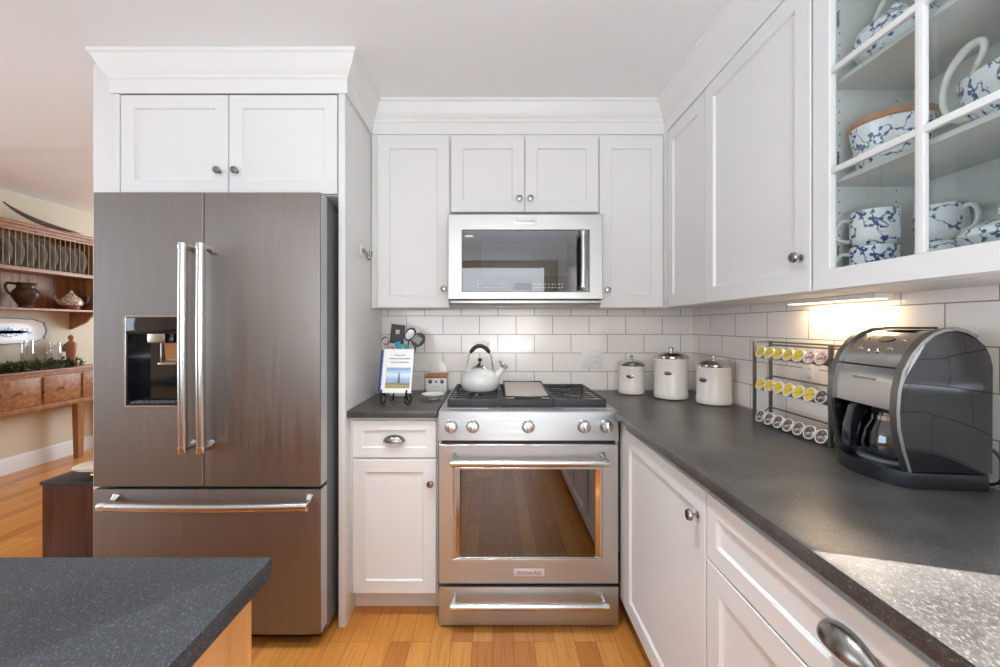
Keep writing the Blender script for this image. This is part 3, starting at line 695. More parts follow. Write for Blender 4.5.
obj('diffuser', B().box(0.01, 0.35, 0.006, 0.044, -0.0165, -0.0142), LED, t)
ld = area('under_cabinet_lamp', (1.085, 1.34, 1.350), (0, 0, -1), 0.3, 0.03, 1.15, (1, 0.72, 0.44)); ld.rotation_euler = (0, 0, PI/2)
for i, (x, y) in enumerate([(-0.05, 0.95), (-0.3, -1.2), (-1.15, 1.05), (-1.9, -1.2)]):
    t = thing('recessed_downlight', 'round recessed ceiling downlight %s' % ('over the aisle', 'behind the camera', 'over the left side', 'at the rear left')[i], 'ceiling light', (x, y, CZ-0.002), 0)
    obj('trim_ring', B().lathe([(0.062, 0), (0.085, 0), (0.085, -0.004), (0.064, -0.007), (0.062, -0.004)][1:], (0, 0, 0), 'z', 28), PLASTW, t)
    obj('lens', B().lathe([(0.058, -0.008), (0.058, -0.0095)], (0, 0, 0), 'z', 24), DOWN, t)
    dd = bpy.data.lights.new('downlight', 'SPOT'); dd.energy = (88, 30, 60, 30)[i]; dd.spot_size = 1.75; dd.spot_blend = 0.9; dd.color = (0.82, 0.92, 1); dd.shadow_soft_size = 0.06
    do = bpy.data.objects.new('downlight', dd); C.objects.link(do); do.location = (x, y, CZ-0.03)

# ------------------------------------------------------------------ canisters
def canister(label, x, y, r, hb, rz):
    t = thing('canister', label, 'canister', (x, y, CT+0.0008), rz, 'cream canisters in the counter corner')
    obj('body', B().lathe([(r*0.9, 0), (r*1.0, 0.004), (r*1.015, 0.012), (r*1.015, 0.03), (r*0.985, 0.034), (r*0.985, hb-0.012), (r*1.005, hb-0.006), (r*0.985, hb)], n=40), CREAMC, t)
    ld = obj('lid', B().lathe([(r*1.0, hb+0.0005), (r*1.03, hb+0.004), (r*1.03, hb+0.011), (r*0.96, hb+0.015), (r*0.78, hb+0.024), (r*0.45, hb+0.032), (r*0.12, hb+0.035), (0.004, hb+0.036)], n=40), CHROME, t)
    obj('knob', B().lathe([(0.005, hb+0.0365), (0.005, hb+0.040), (0.010, hb+0.044), (0.0115, hb+0.050), (0.008, hb+0.056), (0.002, hb+0.058)], n=18), CHROME, ld)
    bz = hb*0.66
    obj('name_badge', B(Matrix.Translation((0, -r*0.985, bz))).lathe([(0.02, 0.002), (0.02, -0.003), (0.016, -0.004)], (0, 0, 0), 'y', 26, sy=0.5), NICKEL, t)
canister('smallest cream canister with silver lid, nearest the range', 0.748, 2.268, 0.067, 0.150, -0.42)
canister('tallest cream canister with silver lid, in the middle of the three', 0.902, 2.13, 0.081, 0.200, -0.55)
canister('wide cream canister with silver lid, standing nearest the right wall', 1.038, 1.975, 0.076, 0.173, -1.1)

# ------------------------------------------------------------------ kettle
t = thing('kettle', 'pale grey enamel whistling kettle on the left rear burner', 'kettle', (-0.066, 2.12, 0.9538), 0)
obj('body', B().lathe([(0.062, 0), (0.078, 0.002), (0.09, 0.012), (0.098, 0.035), (0.096, 0.06), (0.085, 0.083), (0.064, 0.10), (0.045, 0.107), (0.043, 0.11)], n=40), KETTLE, t)
ld = obj('lid', B().lathe([(0.043, 0.1105), (0.04, 0.116), (0.024, 0.126), (0.008, 0.137), (0.006, 0.14)], n=28), CHROME, t)
obj('knob', B().lathe([(0.005, 0.1405), (0.006, 0.146), (0.011, 0.15), (0.011, 0.158), (0.005, 0.163)], n=16), BLACK, ld)
sp = obj('spout', B().tube([(0.073, 0, 0.062), (0.09, 0, 0.08), (0.108, 0, 0.102), (0.118, 0, 0.118)], [0.024, 0.02, 0.016, 0.014], 16), KETTLE, t)
obj('whistle', B().tube([(0.116, 0, 0.114), (0.124, 0, 0.126), (0.128, 0, 0.132)], [0.018, 0.02, 0.015], 16).bar((0.112, 0, 0.128), (0.1, 0, 0.148), 0.004, 8), CHROME, sp)
pts = [(0.07*math.cos(a)*0.98, 0, 0.105+0.118*math.sin(a)*1.0) for a in [math.radians(x) for x in range(-5, 186, 10)]]
hd = obj('handle', B().tube([(p[0]*(1 if p[2] > 0.16 else 0.95), 0, p[2]) for p in pts], 0.0035, 8), CHROME, t)
obj('grip', B().tube([p for p in pts[5:-5]], [0.007]+[0.0105]*(len(pts)-12)+[0.007], 12), BLACK, hd)

# ------------------------------------------------------------------ salt box and dish
t = thing('salt_box', 'white ceramic wall salt box with hinged wooden lid', 'jar', (-0.308, 2.315, CT+0.0008), 0.0); t.scale = (0.88, 0.88, 0.93)
obj('body', B().prism([(-0.058, 0), (0.058, 0), (0.064, 0.012), (0.062, 0.092), (-0.062, 0.092), (-0.064, 0.012)], -0.045, 0.04, 'y', 0.005), CERAM, t)
arc = [(0.056*math.cos(a), 0.135+0.056*math.sin(a)*0.8) for a in [PI*k/16 for k in range(17)]]
obj('back_plate', B().prism([(-0.056, 0.0)] + [(0.056, 0.0)] + arc, 0.0405, 0.05, 'y', 0.002), CERAM, t)
obj('lid', B(Matrix.Translation((0, 0, 0.095)) @ Matrix.Rotation(0.14, 4, 'X')).box(-0.068, 0.068, -0.055, 0.036, 0.0, 0.011, 0.003), LIDWOOD, t)
dc = B()
for k in (-0.036, 0.0, 0.036): dc.lathe([(0.012 if k else 0.007, -0.0452), (0.012 if k else 0.007, -0.0462)], (k, 0, 0.066), 'y', 16)
obj('painted_dots', dc, INK, t)
lt = B()
for k in range(4): lt.box(-0.02+k*0.011, -0.0125+k*0.011, -0.0462, -0.0452, 0.03, 0.042)
obj('painted_letters', lt, MARKW, t)
t = thing('spoon_rest', 'small oval ceramic dish with painted flowers in front of the salt box', 'dish', (-0.300, 2.10, CT+0.0008), 0.0)
obj('dish', B().lathe([(0.028, 0), (0.03, 0.006), (0.056, 0.018), (0.062, 0.024), (0.06, 0.0255), (0.052, 0.019), (0.03, 0.011), (0.004, 0.0105)], n=32, sx=0.95), SAGE, t)
fl = B()
for k in range(5):
    a = k*1.26; fl.lathe([(0.008, 0.0118), (0.006, 0.0145), (0.002, 0.015)], (0.011*math.cos(a), 0.011*math.sin(a), 0), 'z', 10)
obj('flower', fl, mat('yellow_glaze', rgb('#E0C33C'), 0.3), t)
fl = B()
for k in range(4):
    a = k*1.6+0.6; fl.lathe([(0.006, 0.0128), (0.004, 0.0148)], (0.024*math.cos(a), 0.024*math.sin(a), 0), 'z', 10)
obj('leaves', fl, mat('olive_glaze', rgb('#76804A'), 0.3), t)

# ------------------------------------------------------------------ cookbook on wire stand
t = thing('book_stand', 'black wrought wire easel stand on the short counter', 'stand', (-0.448, 1.955, CT+0.0008), -0.05)
bw = B()
for sx in (-1, 1):
    x = sx*0.058
    bw.tube([(x, -0.045, 0.072), (x, -0.05, 0.058), (x, -0.035, 0.05), (x, -0.01, 0.052), (x, 0.03, 0.06), (x, 0.05, 0.14)], 0.004, 8)
    bw.tube([(x, -0.008, 0.052), (x-0.012*sx, -0.022, 0.038), (x-0.01*sx, -0.03, 0.018), (x, -0.022, 0.004), (x+0.010*sx, -0.015, 0.012), (x+0.012*sx, -0.012, 0.036), (x+0.004*sx, -0.008, 0.05)], 0.004, 8)
    bw.tube([(x*0.45, 0.036, 0.07), (x*0.5, 0.05, 0.04), (x*0.6, 0.06, 0.01), (x*0.75, 0.064, 0.0045)], 0.004, 8)
bw.tube([(-0.058, 0.012, 0.056), (0.058, 0.012, 0.056)], 0.003, 8); bw.tube([(-0.058, 0.05, 0.14), (0.058, 0.05, 0.14)], 0.003, 8)
bw.tube([(-0.026, 0.036, 0.07), (-0.026, 0.05, 0.14)], 0.003, 8); bw.tube([(0.026, 0.036, 0.07), (0.026, 0.05, 0.14)], 0.003, 8)
obj('wire_frame', bw, BLACKWIRE, t)
t = thing('cookbook', 'spiral-bound cookbook with a lighthouse picture leaning on the wire stand', 'book', (-0.448, 1.955, CT+0.0008), -0.05)
Mb = Matrix.Translation((0, -0.033, 0.0565)) @ Matrix.Rotation(math.radians(-17), 4, 'X')
obj('pages', B(Mb).box(-0.066, 0.073, 0.0012, 0.012, 0.001, 0.205, 0.0005), PAPER, t)
obj('cover', B(Mb).box(-0.068, 0.075, 0.0, 0.0011, 0.0, 0.207), PAPER, t)
obj('cover_picture', B(Mb).box(-0.048, 0.066, -0.0007, -0.0001, 0.022, 0.118), COVER, t)
obj('lighthouse', B(Mb).prism([(0.008, 0.045), (0.020, 0.045), (0.017, 0.085), (0.011, 0.085)], -0.0012, -0.0008, 'y').box(0.0105, 0.0175, -0.0012, -0.0008, 0.087, 0.094), INK, t)
tl = B(Mb)
for zz, xa, xb in ((0.175, -0.012, 0.035), (0.158, -0.04, 0.062), (0.141, -0.028, 0.052)):
    x = xa
    while x < xb:
        wv = random.uniform(0.003, 0.006); tl.box(x, x+wv, -0.0006, -0.0001, zz, zz+random.uniform(0.003, 0.0055)); x += wv+0.0018
obj('cover_title', tl, INK, t)
spb = B(Mb)
for k in range(17):
    z = 0.012+k*0.0115
    spb.tube([(-0.073+0.008*math.cos(a), 0.006+0.009*math.sin(a), z+0.003*a/6.28) for a in [2*PI*j/10 for j in range(10)]], 0.0018, 6, True)
spb.bar((-0.078, 0.006, 0.006), (-0.078, 0.006, 0.203), 0.003, 6)
obj('spiral_binding', spb, BLUE, t)

# ------------------------------------------------------------------ utensil crock
UX, UY = -0.487, 2.20
t = thing('utensil_crock', 'white ceramic crock of utensils hidden behind the cookbook', 'crock', (UX, UY, CT+0.0008), 0)
obj('body', B().lathe([(0.05, 0), (0.056, 0.004), (0.058, 0.02), (0.058, 0.165), (0.061, 0.17), (0.058, 0.174), (0.053, 0.17), (0.053, 0.01), (0.003, 0.008)], n=32), CERAM, t)
def uten(name, label, tip, head, hm, sm, base=(0, 0, 0.015), cat='utensil', rs=0.004, extra=None):
    t = thing(name, label, cat, (UX, UY, CT+0.0015), 0, 'cooking utensils in the white crock')
    obj('shaft', B().tube([base, ((base[0]+tip[0])/2, (base[1]+tip[1])/2, (base[2]+tip[2])/2), tip], rs, 8), sm, t)
    obj('head', head, hm, t)
    if extra:
        nm, c, r_, m_ = extra; e = B(Matrix.Translation(c) @ Matrix.Rotation(0.6, 4, 'Y') @ Matrix.Rotation(-0.25, 4, 'X'))
        if nm == 'bowl': e.lathe([(r_, 0.002), (r_, 0.0), (r_*0.7, 0.001), (r_*0.3, 0.0015)], (0, 0, 0), 'y', 20, sx=0.75)
        else:
            for k in range(4): e.box(-r_+k*0.011, -r_+k*0.011+0.004, 0.0, 0.003, -0.018, 0.018)
        obj(nm, e, m_, t)
    return t
def disc_head(c, r, ry=0.006, tilt=0.0, sx=1.0, hole=0):
    M = Matrix.Translation(c) @ Matrix.Rotation(tilt, 4, 'Y') @ Matrix.Rotation(-0.25, 4, 'X')
    return B(M).lathe([(r, 0.002), (r, -0.002), (r*0.85, ry*0.6), (r*0.4, ry), (0.002, ry)], (0, 0, 0), 'y', 22, sx=sx)
uten('slotted_turner', 'black slotted turner with squarish head, tallest in the crock', (-0.010, 0.0, 0.29), B(Matrix.Translation((-0.012, -0.005, 0.325)) @ Matrix.Rotation(0.12, 4, 'Y')).ring(-0.036, 0.036, -0.055, 0.045, -0.012, 0.012, -0.006, 0.018, -0.004, 0.004), BLACK, SATIN, (-0.01, 0.01, 0.02))
uten('ladle', 'steel and black ladle with round bowl beside the turner', (0.048, -0.004, 0.30), disc_head((0.055, -0.006, 0.318), 0.038, 0.018, 0.5, 0.75), BLACK, BLACK, (0.01, 0.0, 0.02), extra=('bowl', (0.055, -0.0165, 0.318), 0.028, NICKEL))
uten('slotted_spoon', 'black slotted spoon leaning furthest to the right in the crock', (0.085, -0.008, 0.26), disc_head((0.097, -0.01, 0.29), 0.04, 0.012, 0.7, 0.85), BLACK, BLACK, (0.02, 0.0, 0.02), extra=('slots', (0.095, -0.0185, 0.291), 0.02, NICKEL))
uten('measuring_ring', 'grey ring-ended utensil leaning left toward the fridge panel', (-0.06, -0.008, 0.27), B().tube([(-0.072+0.019*math.cos(a), -0.01, 0.286+0.019*math.sin(a)) for a in [2*PI*k/18 for k in range(18)]], 0.004, 8, True), NICKEL, NICKEL, (-0.02, -0.01, 0.02))
uten('spatula', 'teal silicone spatula at the front of the crock', (0.0, -0.03, 0.215), B(Matrix.Translation((0.002, -0.034, 0.25)) @ Matrix.Rotation(-0.25, 4, 'Y')).box(-0.015, 0.015, -0.004, 0.004, -0.036, 0.032, 0.003), TEAL, TAN, (0.0, -0.02, 0.02))
uten('silicone_tongs', 'small teal-tipped tongs between turner and ladle', (0.035, -0.026, 0.215), B(Matrix.Translation((0.038, -0.03, 0.238))).box(-0.010, 0.010, -0.004, 0.004, -0.022, 0.03, 0.003), TEAL, SATIN, (0.012, -0.02, 0.02))
uten('wooden_spoon', 'pale wooden spoon peeking over the left of the cookbook', (-0.028, -0.03, 0.215), disc_head((-0.03, -0.033, 0.238), 0.018, 0.006, -0.1, 0.8), TAN, TAN, (-0.012, -0.02, 0.02))

# ------------------------------------------------------------------ coffee pod rack
RX, RYa, RYb = 1.012, 1.625, 1.258
t = thing('pod_rack', 'three-tier dark wire rack of coffee pods against the right wall', 'rack', (RX, RYa, CT+0.0008), -PI/2)
L = RYa-RYb; TIER = (0.005, 0.126, 0.246)
DR = 0.062
def post(x, y): return B().box(x-0.005, x+0.005, y-0.005, y+0.005, 0, 0.306, 0.001)
for x, y in ((0, 0), (L, 0), (0.0, DR), (L, DR)): obj('post', post(x, y), DARKMET, t)
r = B(); 
for y in (0, DR):
    if y: r.box(0.0045, L-0.0045, y-0.003, y+0.003, 0.299, 0.305, 0.001)
    for z in TIER:
        zz = z if y == 0 else z+0.045
        r.box(0.0045, L-0.0045, y-0.003, y+0.003, zz-0.003, zz+0.003, 0.001)
obj('long_rails', r, DARKMET, t)
r = B()
for x in (0, L):
    for z in TIER+(0.302-0.045*0,): r.bar((x, 0.003, z), (x, DR-0.003, z+(0.045 if z < 0.3 else 0)), 0.0028, 6)
obj('end_rails', r, DARKMET, t)
r = B()
for z in TIER:
    for yy, dz in ((0.016, 0.0005), (0.043, 0.0125)): r.bar((0.0, yy, z+dz), (L, yy, z+dz), 0.0018, 6)
obj('pod_rails', r, DARKMET, t)
# pods: axis tilted, lid toward the room
pod_b = []
def make_pod(lid_m):
    t = thing('coffee_pod', 'coffee pod', 'coffee pod', (0, 0, 0), 0)
    M = Matrix.Rotation(math.radians(-24), 4, 'X')
    obj('cup', B(M).lathe([(0.0165, 0.041), (0.017, 0.04), (0.021, 0.003), (0.0235, 0.0025), (0.0235, 0.0)], (0, 0, 0), 'y', 22), PLASTW, t)
    obj('foil_lid', B(M).lathe([(0.0195, -0.0002), (0.0195, -0.0008), (0.004, -0.0012)], (0, 0, 0), 'y', 22), lid_m, t); return t
protos = {'y': make_pod(LID_Y), 'r': make_pod(LID_R), 'd': make_pod(LID_D)}
used = set()
ords = ['first', 'second', 'third', 'fourth', 'fifth', 'sixth', 'seventh']
rows = [('top', 2, 'yyyyyrr'), ('middle', 1, 'yyyyyyd'), ('bottom', 0, 'ddddddd')]
cname = {'y': 'yellow-lidded', 'r': 'red and white lidded', 'd': 'dark-lidded'}
for rn, ti, cols in rows:
    for k, c in enumerate(cols):
        o = protos[c] if c not in used else copy_tree(protos[c]); used.add(c)
        yy = RYa - 0.043 - k*0.0492
        o.location = (RX-0.006, yy, CT + TIER[ti] + 0.0215); o.rotation_euler = (0, 0, -PI/2)
        o['label'] = '%s pod, %s from left on the %s tier of the rack' % (cname[c], ords[k], rn)
        o['category'] = 'coffee pod'; o['group'] = 'coffee pods lying in the wire rack'

# ------------------------------------------------------------------ coffee maker
t = thing('coffee_maker', 'black and stainless drip coffee maker with glass carafe on the right counter', 'coffee maker', (1.021, 1.042, CT+0.0008), math.radians(-6.5))
sil = [(0.938, .950), (0.924, 1.0), (0.915, 1.045), (0.913, 1.085), (0.916, 1.13), (0.925, 1.175), (0.942, 1.212), (0.964, 1.241), (0.985, 1.259), (1.008, 1.269), (1.033, 1.272), (1.055, 1.266), (1.075, 1.254), (1.092, 1.237), (1.102, 1.215), (1.106, 1.19), (1.106, 0.952)]
sil = [(x-1.017, z-CT) for x, z in sil]
HW = 0.112
for sy in (-1, 1):
    a, b = (HW-0.016, HW) if sy > 0 else (-HW, -HW+0.016)
    sp_ = obj('side_panel', B().prism([(x*0.97+0.002, 0.036+(z-0.036)*0.985) for x, z in sil], a, b, 'y', 0.002), GLOSSB, t)
    # metal band around the arch
    rows_ = []
    for i, (x, z) in enumerate(sil[:-1]):
        p = Vector(sil[max(i-1, 0)]); q = Vector(sil[min(i+1, len(sil)-2)]); d = (q-p).normalized(); nn = Vector((-d.y, d.x))
        if nn.dot(Vector((x-0.0, z-0.2))) < 0: nn = -nn
        xo, zo = x+nn.x*0.002, z+nn.y*0.002; xi, zi = x-nn.x*0.005, z-nn.y*0.005
        ya, yb = (a-0.001, b+0.003) if sy > 0 else (a-0.003, b+0.001)
        rows_.append([(xo, ya, zo), (xo, yb, zo), (xi, yb, zi), (xi, ya, zi)])
    obj('trim_band', B().loops(rows_[:13]), BAND, sp_)
ins = HW-0.0165
# housing behind the front panel: top box + back column
front = [(x*0.965+0.004, z) for x, z in sil[4:16]]
obj('brew_housing', B().prism([(x*0.95+0.006, 0.036+(z-0.036)*0.97) for x, z in sil[4:16]] + [(0.07, 0.205)], -ins, ins, 'y', 0.001), BLACK, t)
obj('rear_column', B().box(0.045, 0.086, -ins, ins, 0.037, 0.204, 0.002), BLACK, t)
rows_ = []
for x, z in sil[3:12]:
    xx, zz = x*0.975+0.002, 0.036+(z-0.036)*0.988
    rows_.append([(xx, -ins, zz), (xx, ins, zz), (xx*0.955+0.001, ins, zz*0.988), (xx*0.955+0.001, -ins, zz*0.988)])
fp = obj('front_panel', B().loops(rows_), STEEL_P, t)
def on_panel(i, f):   # point and outward tilt between silhouette stations
    a, b = Vector(sil[i]), Vector(sil[i+1]); p = a.lerp(b, f); d = (b-a).normalized(); return p, math.atan2(d.x, d.y)
obj('panel_seam', B().box(sil[5][0]*0.975-0.0005, sil[5][0]*0.975+0.004, -ins, ins, sil[5][1]+0.005, sil[5][1]+0.007), BLACK, fp)
def panel_mat(i, f, y):
    p, an = on_panel(i, f); return Matrix.Translation((p.x*0.975+0.0015, y, 0.036+(p.y-0.036)*0.988)) @ Matrix.Rotation(an, 4, 'Y')
for y, i, f in ((0.06, 7, 0.3), (0.052, 6, 0.4), (0.02, 6, 0.2), (-0.008, 6, 0.2), (-0.038, 6, 0.5), (-0.058, 7, 0.3)):
    obj('button', B(panel_mat(i, f, y)).lathe([(0.0055, 0.001), (0.0055, -0.003), (0.004, -0.004)], (0, 0, 0), 'x', 14), CHROME, fp)
obj('display', B(panel_mat(7, 0.4, 0.0)).lathe([(0.026, 0.001), (0.026, -0.0016)], (0, 0, 0), 'x', 24, sy=0.38), BLACK, fp)
obj('maker_mark', B(panel_mat(4, 0.45, 0.0)).box(-0.0012, 0.0, -0.035, 0.035, -0.003, 0.003), NICKEL, fp)
obj('top_vent', B().box(-0.005, 0.05, -0.03, 0.06, 0.356, 0.361, 0.002), BLACK, t)
# plinth with bowed front
pl = [(-0.078, -HW-0.003)]
for k in range(1, 12):
    u = k/12; pl.append((-0.078-0.042*math.sin(PI*u)**0.8, -HW-0.003+u*(2*HW+0.006)))
pl += [(-0.078, HW+0.003), (0.078, HW+0.003), (0.088, HW-0.012), (0.088, -HW+0.012), (0.078, -HW-0.003)]
obj('base', B().prism(pl, 0.0, 0.035, 'z', 0.003), mat('dark_gunmetal', rgb('#3A3B3D'), 0.28, 0.7), t)
obj('warming_plate', B().lathe([(0.07, 0.0353), (0.07, 0.039), (0.06, 0.04)], (-0.025, 0, 0), 'z', 30), DGREY, t)
cf = obj('carafe', B().lathe([(0.05, 0.0405), (0.062, 0.046), (0.066, 0.07), (0.06, 0.105), (0.046, 0.135), (0.043, 0.15), (0.0415, 0.15), (0.0445, 0.134), (0.058, 0.104), (0.064, 0.07), (0.06, 0.048), (0.002, 0.043)], (-0.022, 0, 0), 'z', 36, close=False), CARAFE, t)
obj('carafe_lid', B().lathe([(0.045, 0.1505), (0.046, 0.158), (0.03, 0.17), (0.01, 0.172)], (-0.022, 0, 0), 'z', 28), BLACK, cf)
obj('carafe_collar', B().lathe([(0.0475, 0.132), (0.0475, 0.142), (0.045, 0.142), (0.0465, 0.132)], (-0.022, 0, 0), 'z', 28, close=False), CHROME, cf)
hn = [(-0.060, 0.170), (-0.088, 0.174), (-0.104, 0.16), (-0.117, 0.11), (-0.121, 0.06), (-0.112, 0.048), (-0.098, 0.052), (-0.098, 0.1), (-0.090, 0.142), (-0.062, 0.156)]
obj('handle', B().prism(hn, 0.012, 0.038, 'y', 0.004), GLOSSB, cf)
obj('power_cord', B().tube([(0.086, -0.09, 0.09), (0.10, -0.10, 0.088), (0.106, -0.115, 0.06), (0.103, -0.11, 0.02), (0.093, -0.08, 0.008), (0.092, 0.0, 0.006)], 0.0035, 8), BLACK, t)

# ------------------------------------------------------------------ china in the glass cabinet (XC: cabinet local → world)
def cw(lx, ly): return (XU+0.02+ly, 1.14-lx)
SZ0 = 1.37+0.0185
def mug(label, x, y, z, rz=0.0, r=0.048, h=0.086):
    t = thing('mug', label, 'mug', (x, y, z), rz, 'blue patterned mugs in the glass cabinet')
    obj('body', B().lathe([(r*0.8, 0), (r*0.84, 0.004), (r*0.96, 0.012), (r, 0.03), (r, h-0.003), (r*0.97, h), (r*0.94, h-0.003), (r*0.92, 0.012), (0.003, 0.007)], n=36), ONION, t)
    obj('handle', B().tube([(r*0.96, 0, h*0.82), (r*1.35, 0, h*0.86), (r*1.62, 0, h*0.6), (r*1.45, 0, h*0.3), (r*0.97, 0, h*0.2)], 0.005, 10), CERAM, t); return t
x, y = cw(0.096, 0.062)
mug('lower blue and white mug of the stack behind the left pane', x, y, SZ0, 2.25)
mug('upper blue and white mug of the stack behind the left pane', x, y, SZ0+0.0872, 2.2)
x, y = cw(0.142, 0.178)
mug('lower blue and white mug of the second stack, behind the muntin', x, y, SZ0, -PI/2)
mug('upper blue and white mug of the second stack, behind the muntin', x, y, SZ0+0.0872, -PI/2)
def china(name, label, cat, x, y, z, rz=0, group='blue and white china in the glass cabinet'): return thing(name, label, cat, (x, y, z), rz, group)
x, y = cw(0.35, 0.11)
t = china('covered_dish', 'low blue and white covered dish with scroll handle behind the right pane', 'dish', x, y, SZ0)
obj('bowl', B().lathe([(0.045, 0), (0.05, 0.008), (0.075, 0.03), (0.088, 0.055), (0.092, 0.06), (0.088, 0.062), (0.002, 0.06)], n=36), ONION, t)
ld = obj('lid', B().lathe([(0.086, 0.0625), (0.08, 0.075), (0.055, 0.09), (0.02, 0.098), (0.01, 0.1)], n=36), ONION, t)
obj('lid_handle', B().tube([(0, 0.025, 0.098), (0, 0.032, 0.12), (0, 0.015, 0.138), (0, -0.015, 0.138), (0, -0.03, 0.12), (0, -0.022, 0.099)], 0.006, 10), ONION, ld)
# middle shelf
x, y = cw(0.108, 0.093)
t = china('wooden_lidded_canister', 'round blue and white canister with a flat wooden lid on the middle shelf', 'canister', x, y, 1.37+SH[0]+0.0008)
obj('body', B().lathe([(0.06, 0), (0.066, 0.005), (0.07, 0.03), (0.076, 0.075), (0.082, 0.10), (0.082, 0.104)], n=36), ONION, t)
obj('lid', B().lathe([(0.083, 0.1045), (0.086, 0.108), (0.086, 0.118), (0.08, 0.121)], n=36), LIDWOOD, t)
x, y = cw(0.355, 0.09)
t = china('gravy_boat', 'blue and white gravy boat with a high looped handle on the middle shelf', 'gravy boat', x, y, 1.37+SH[0]+0.0008, -PI/2)
t.scale = (1, 1, 1.22)
ls = []
for z, a, b, ox in ((0, 0.045, 0.03, 0), (0.012, 0.05, 0.032, 0), (0.03, 0.075, 0.045, 0.005), (0.06, 0.095, 0.055, 0.012), (0.085, 0.11, 0.055, 0.018)):
    ls.append([(ox+a*math.cos(q), b*math.sin(q), z + (0.022*max(0, math.cos(q))**3 if z > 0.05 else 0)) for q in [2*PI*k/32 for k in range(32)]])
inn = [[(p[0]*0.94+0.001, p[1]*0.93, p[2]-0.001) for p in ls[4]], [(p[0]*0.9, p[1]*0.85, p[2]+0.004) for p in ls[2]]]
obj('bowl', B().loops(ls+inn), ONION, t)
obj('handle', B().tube([(-0.055, 0, 0.03), (-0.10, 0, 0.04), (-0.125, 0, 0.075), (-0.118, 0, 0.12), (-0.085, 0, 0.15), (-0.055, 0, 0.152), (-0.05, 0, 0.135), (-0.068, 0, 0.105), (-0.075, 0, 0.088)], [0.006, 0.006, 0.0065, 0.007, 0.008, 0.007, 0.006, 0.006, 0.006], 12), CERAM, t)
# top shelf
x, y = cw(0.115, 0.10)
t = china('teapot', 'blue and white round pot with loop handle on the top shelf', 'pot', x, y, 1.37+SH[1]+0.0008, -PI/2)
obj('body', B().lathe([(0.05, 0), (0.055, 0.006), (0.078, 0.035), (0.085, 0.06), (0.078, 0.085), (0.06, 0.10), (0.045, 0.106)], n=36), ONION, t)
ld = obj('lid', B().lathe([(0.046, 0.1065), (0.04, 0.115), (0.015, 0.124), (0.009, 0.13), (0.012, 0.14), (0.003, 0.146)], n=30), ONION, t)
obj('handle', B().tube([(0.07, 0, 0.09), (0.1, 0, 0.135), (0.08, 0, 0.175), (0.02, 0, 0.19), (-0.03, 0, 0.18), (-0.06, 0, 0.14), (-0.07, 0, 0.092)], 0.006, 10), CERAM, t)
x, y = cw(0.4, 0.11)
t = china('serving_dish', 'shallow blue and white serving dish on the top shelf behind the right pane', 'dish', x, y, 1.37+SH[1]+0.0008)
obj('bowl', B().lathe([(0.045, 0), (0.05, 0.008), (0.08, 0.035), (0.098, 0.05), (0.095, 0.052), (0.075, 0.036), (0.003, 0.012)], n=36), ONION, t)

# ------------------------------------------------------------------ dining side: chest and bowl
t = thing('side_chest', 'dark mahogany chest with a black top on the floor left of the refrigerator', 'chest', (-2.285, 2.115, 0), 0)
obj('body', B().box(0.006, 0.49, 0.008, 0.30, 0.0, 0.474, 0.003), MAHOG, t)
obj('top', B().box(0, 0.5, 0, 0.31, 0.4745, 0.492, 0.003), mat('black_leather_top', rgb('#2B2A2C'), 0.4), t)
t = thing('pedestal_bowl', 'silver bowl on a brass foot standing on the dark chest', 'bowl', (-2.10, 2.262, 0.4928), 0)
obj('bowl', B().lathe([(0.02, 0.022), (0.06, 0.025), (0.10, 0.034), (0.125, 0.042), (0.122, 0.044), (0.09, 0.036), (0.003, 0.029)], n=32), CHROME, t)
obj('foot', B().lathe([(0.055, 0), (0.052, 0.006), (0.025, 0.010), (0.018, 0.016), (0.025, 0.0215)], n=24), GOLD, t)

# ------------------------------------------------------------------ dining side: sideboard
SX = -4.0
t = thing('sideboard', 'waxed pine sideboard with a row of drawers along the dining wall', 'sideboard', (SX, 2.7, 0), PI/2)
# local x runs away from the camera (world +Y), local y toward the wall (world -X)
SL = 1.85
obj('top', B().box(-0.02, SL+0.02, -0.018, 0.183, 0.862, 0.885, 0.004), PINE, t)
obj('frame', B().box(0, SL, 0.004, 0.175, 0.535, 0.8615, 0.002), PINE, t)
obj('apron', B().box(0.0, SL, -0.001, 0.0035, 0.535, 0.575, 0.0005).box(0.0, SL, -0.001, 0.0035, 0.83, 0.8615, 0.0005), PINE, t)
dk = [(1.035-0.34*k, 1.36-0.34*k) for k in range(4)][::-1] + [(1.40, 1.72)]
dk = [(0.04, 0.32), (0.36, 0.66), (0.70, 0.998), (1.034, 1.352), (1.392, 1.70)]
for a, b in dk:
    dw = obj('drawer', B().box(a, b, -0.008, 0.0035, 0.585, 0.822, 0.003), PINE, t)
    for kx in ((a+b)/2,): obj('knob', B().knob(kx, 0.71, -0.008, 1.1), LIDWOOD, dw)
for x in (0.03, 1.385, SL-0.03):
    for y in (0.032, 0.148):
        if x == 1.385 and y > 0.1: continue
        wd = 0.036
        obj('leg', B().loops([[(x-q, y-q*0.8, z), (x+q, y-q*0.8, z), (x+q, y+q*0.8, z), (x-q, y+q*0.8, z)] for q, z in ((0.027, 0.0), (0.036, 0.5345))]), PINE_V, t)

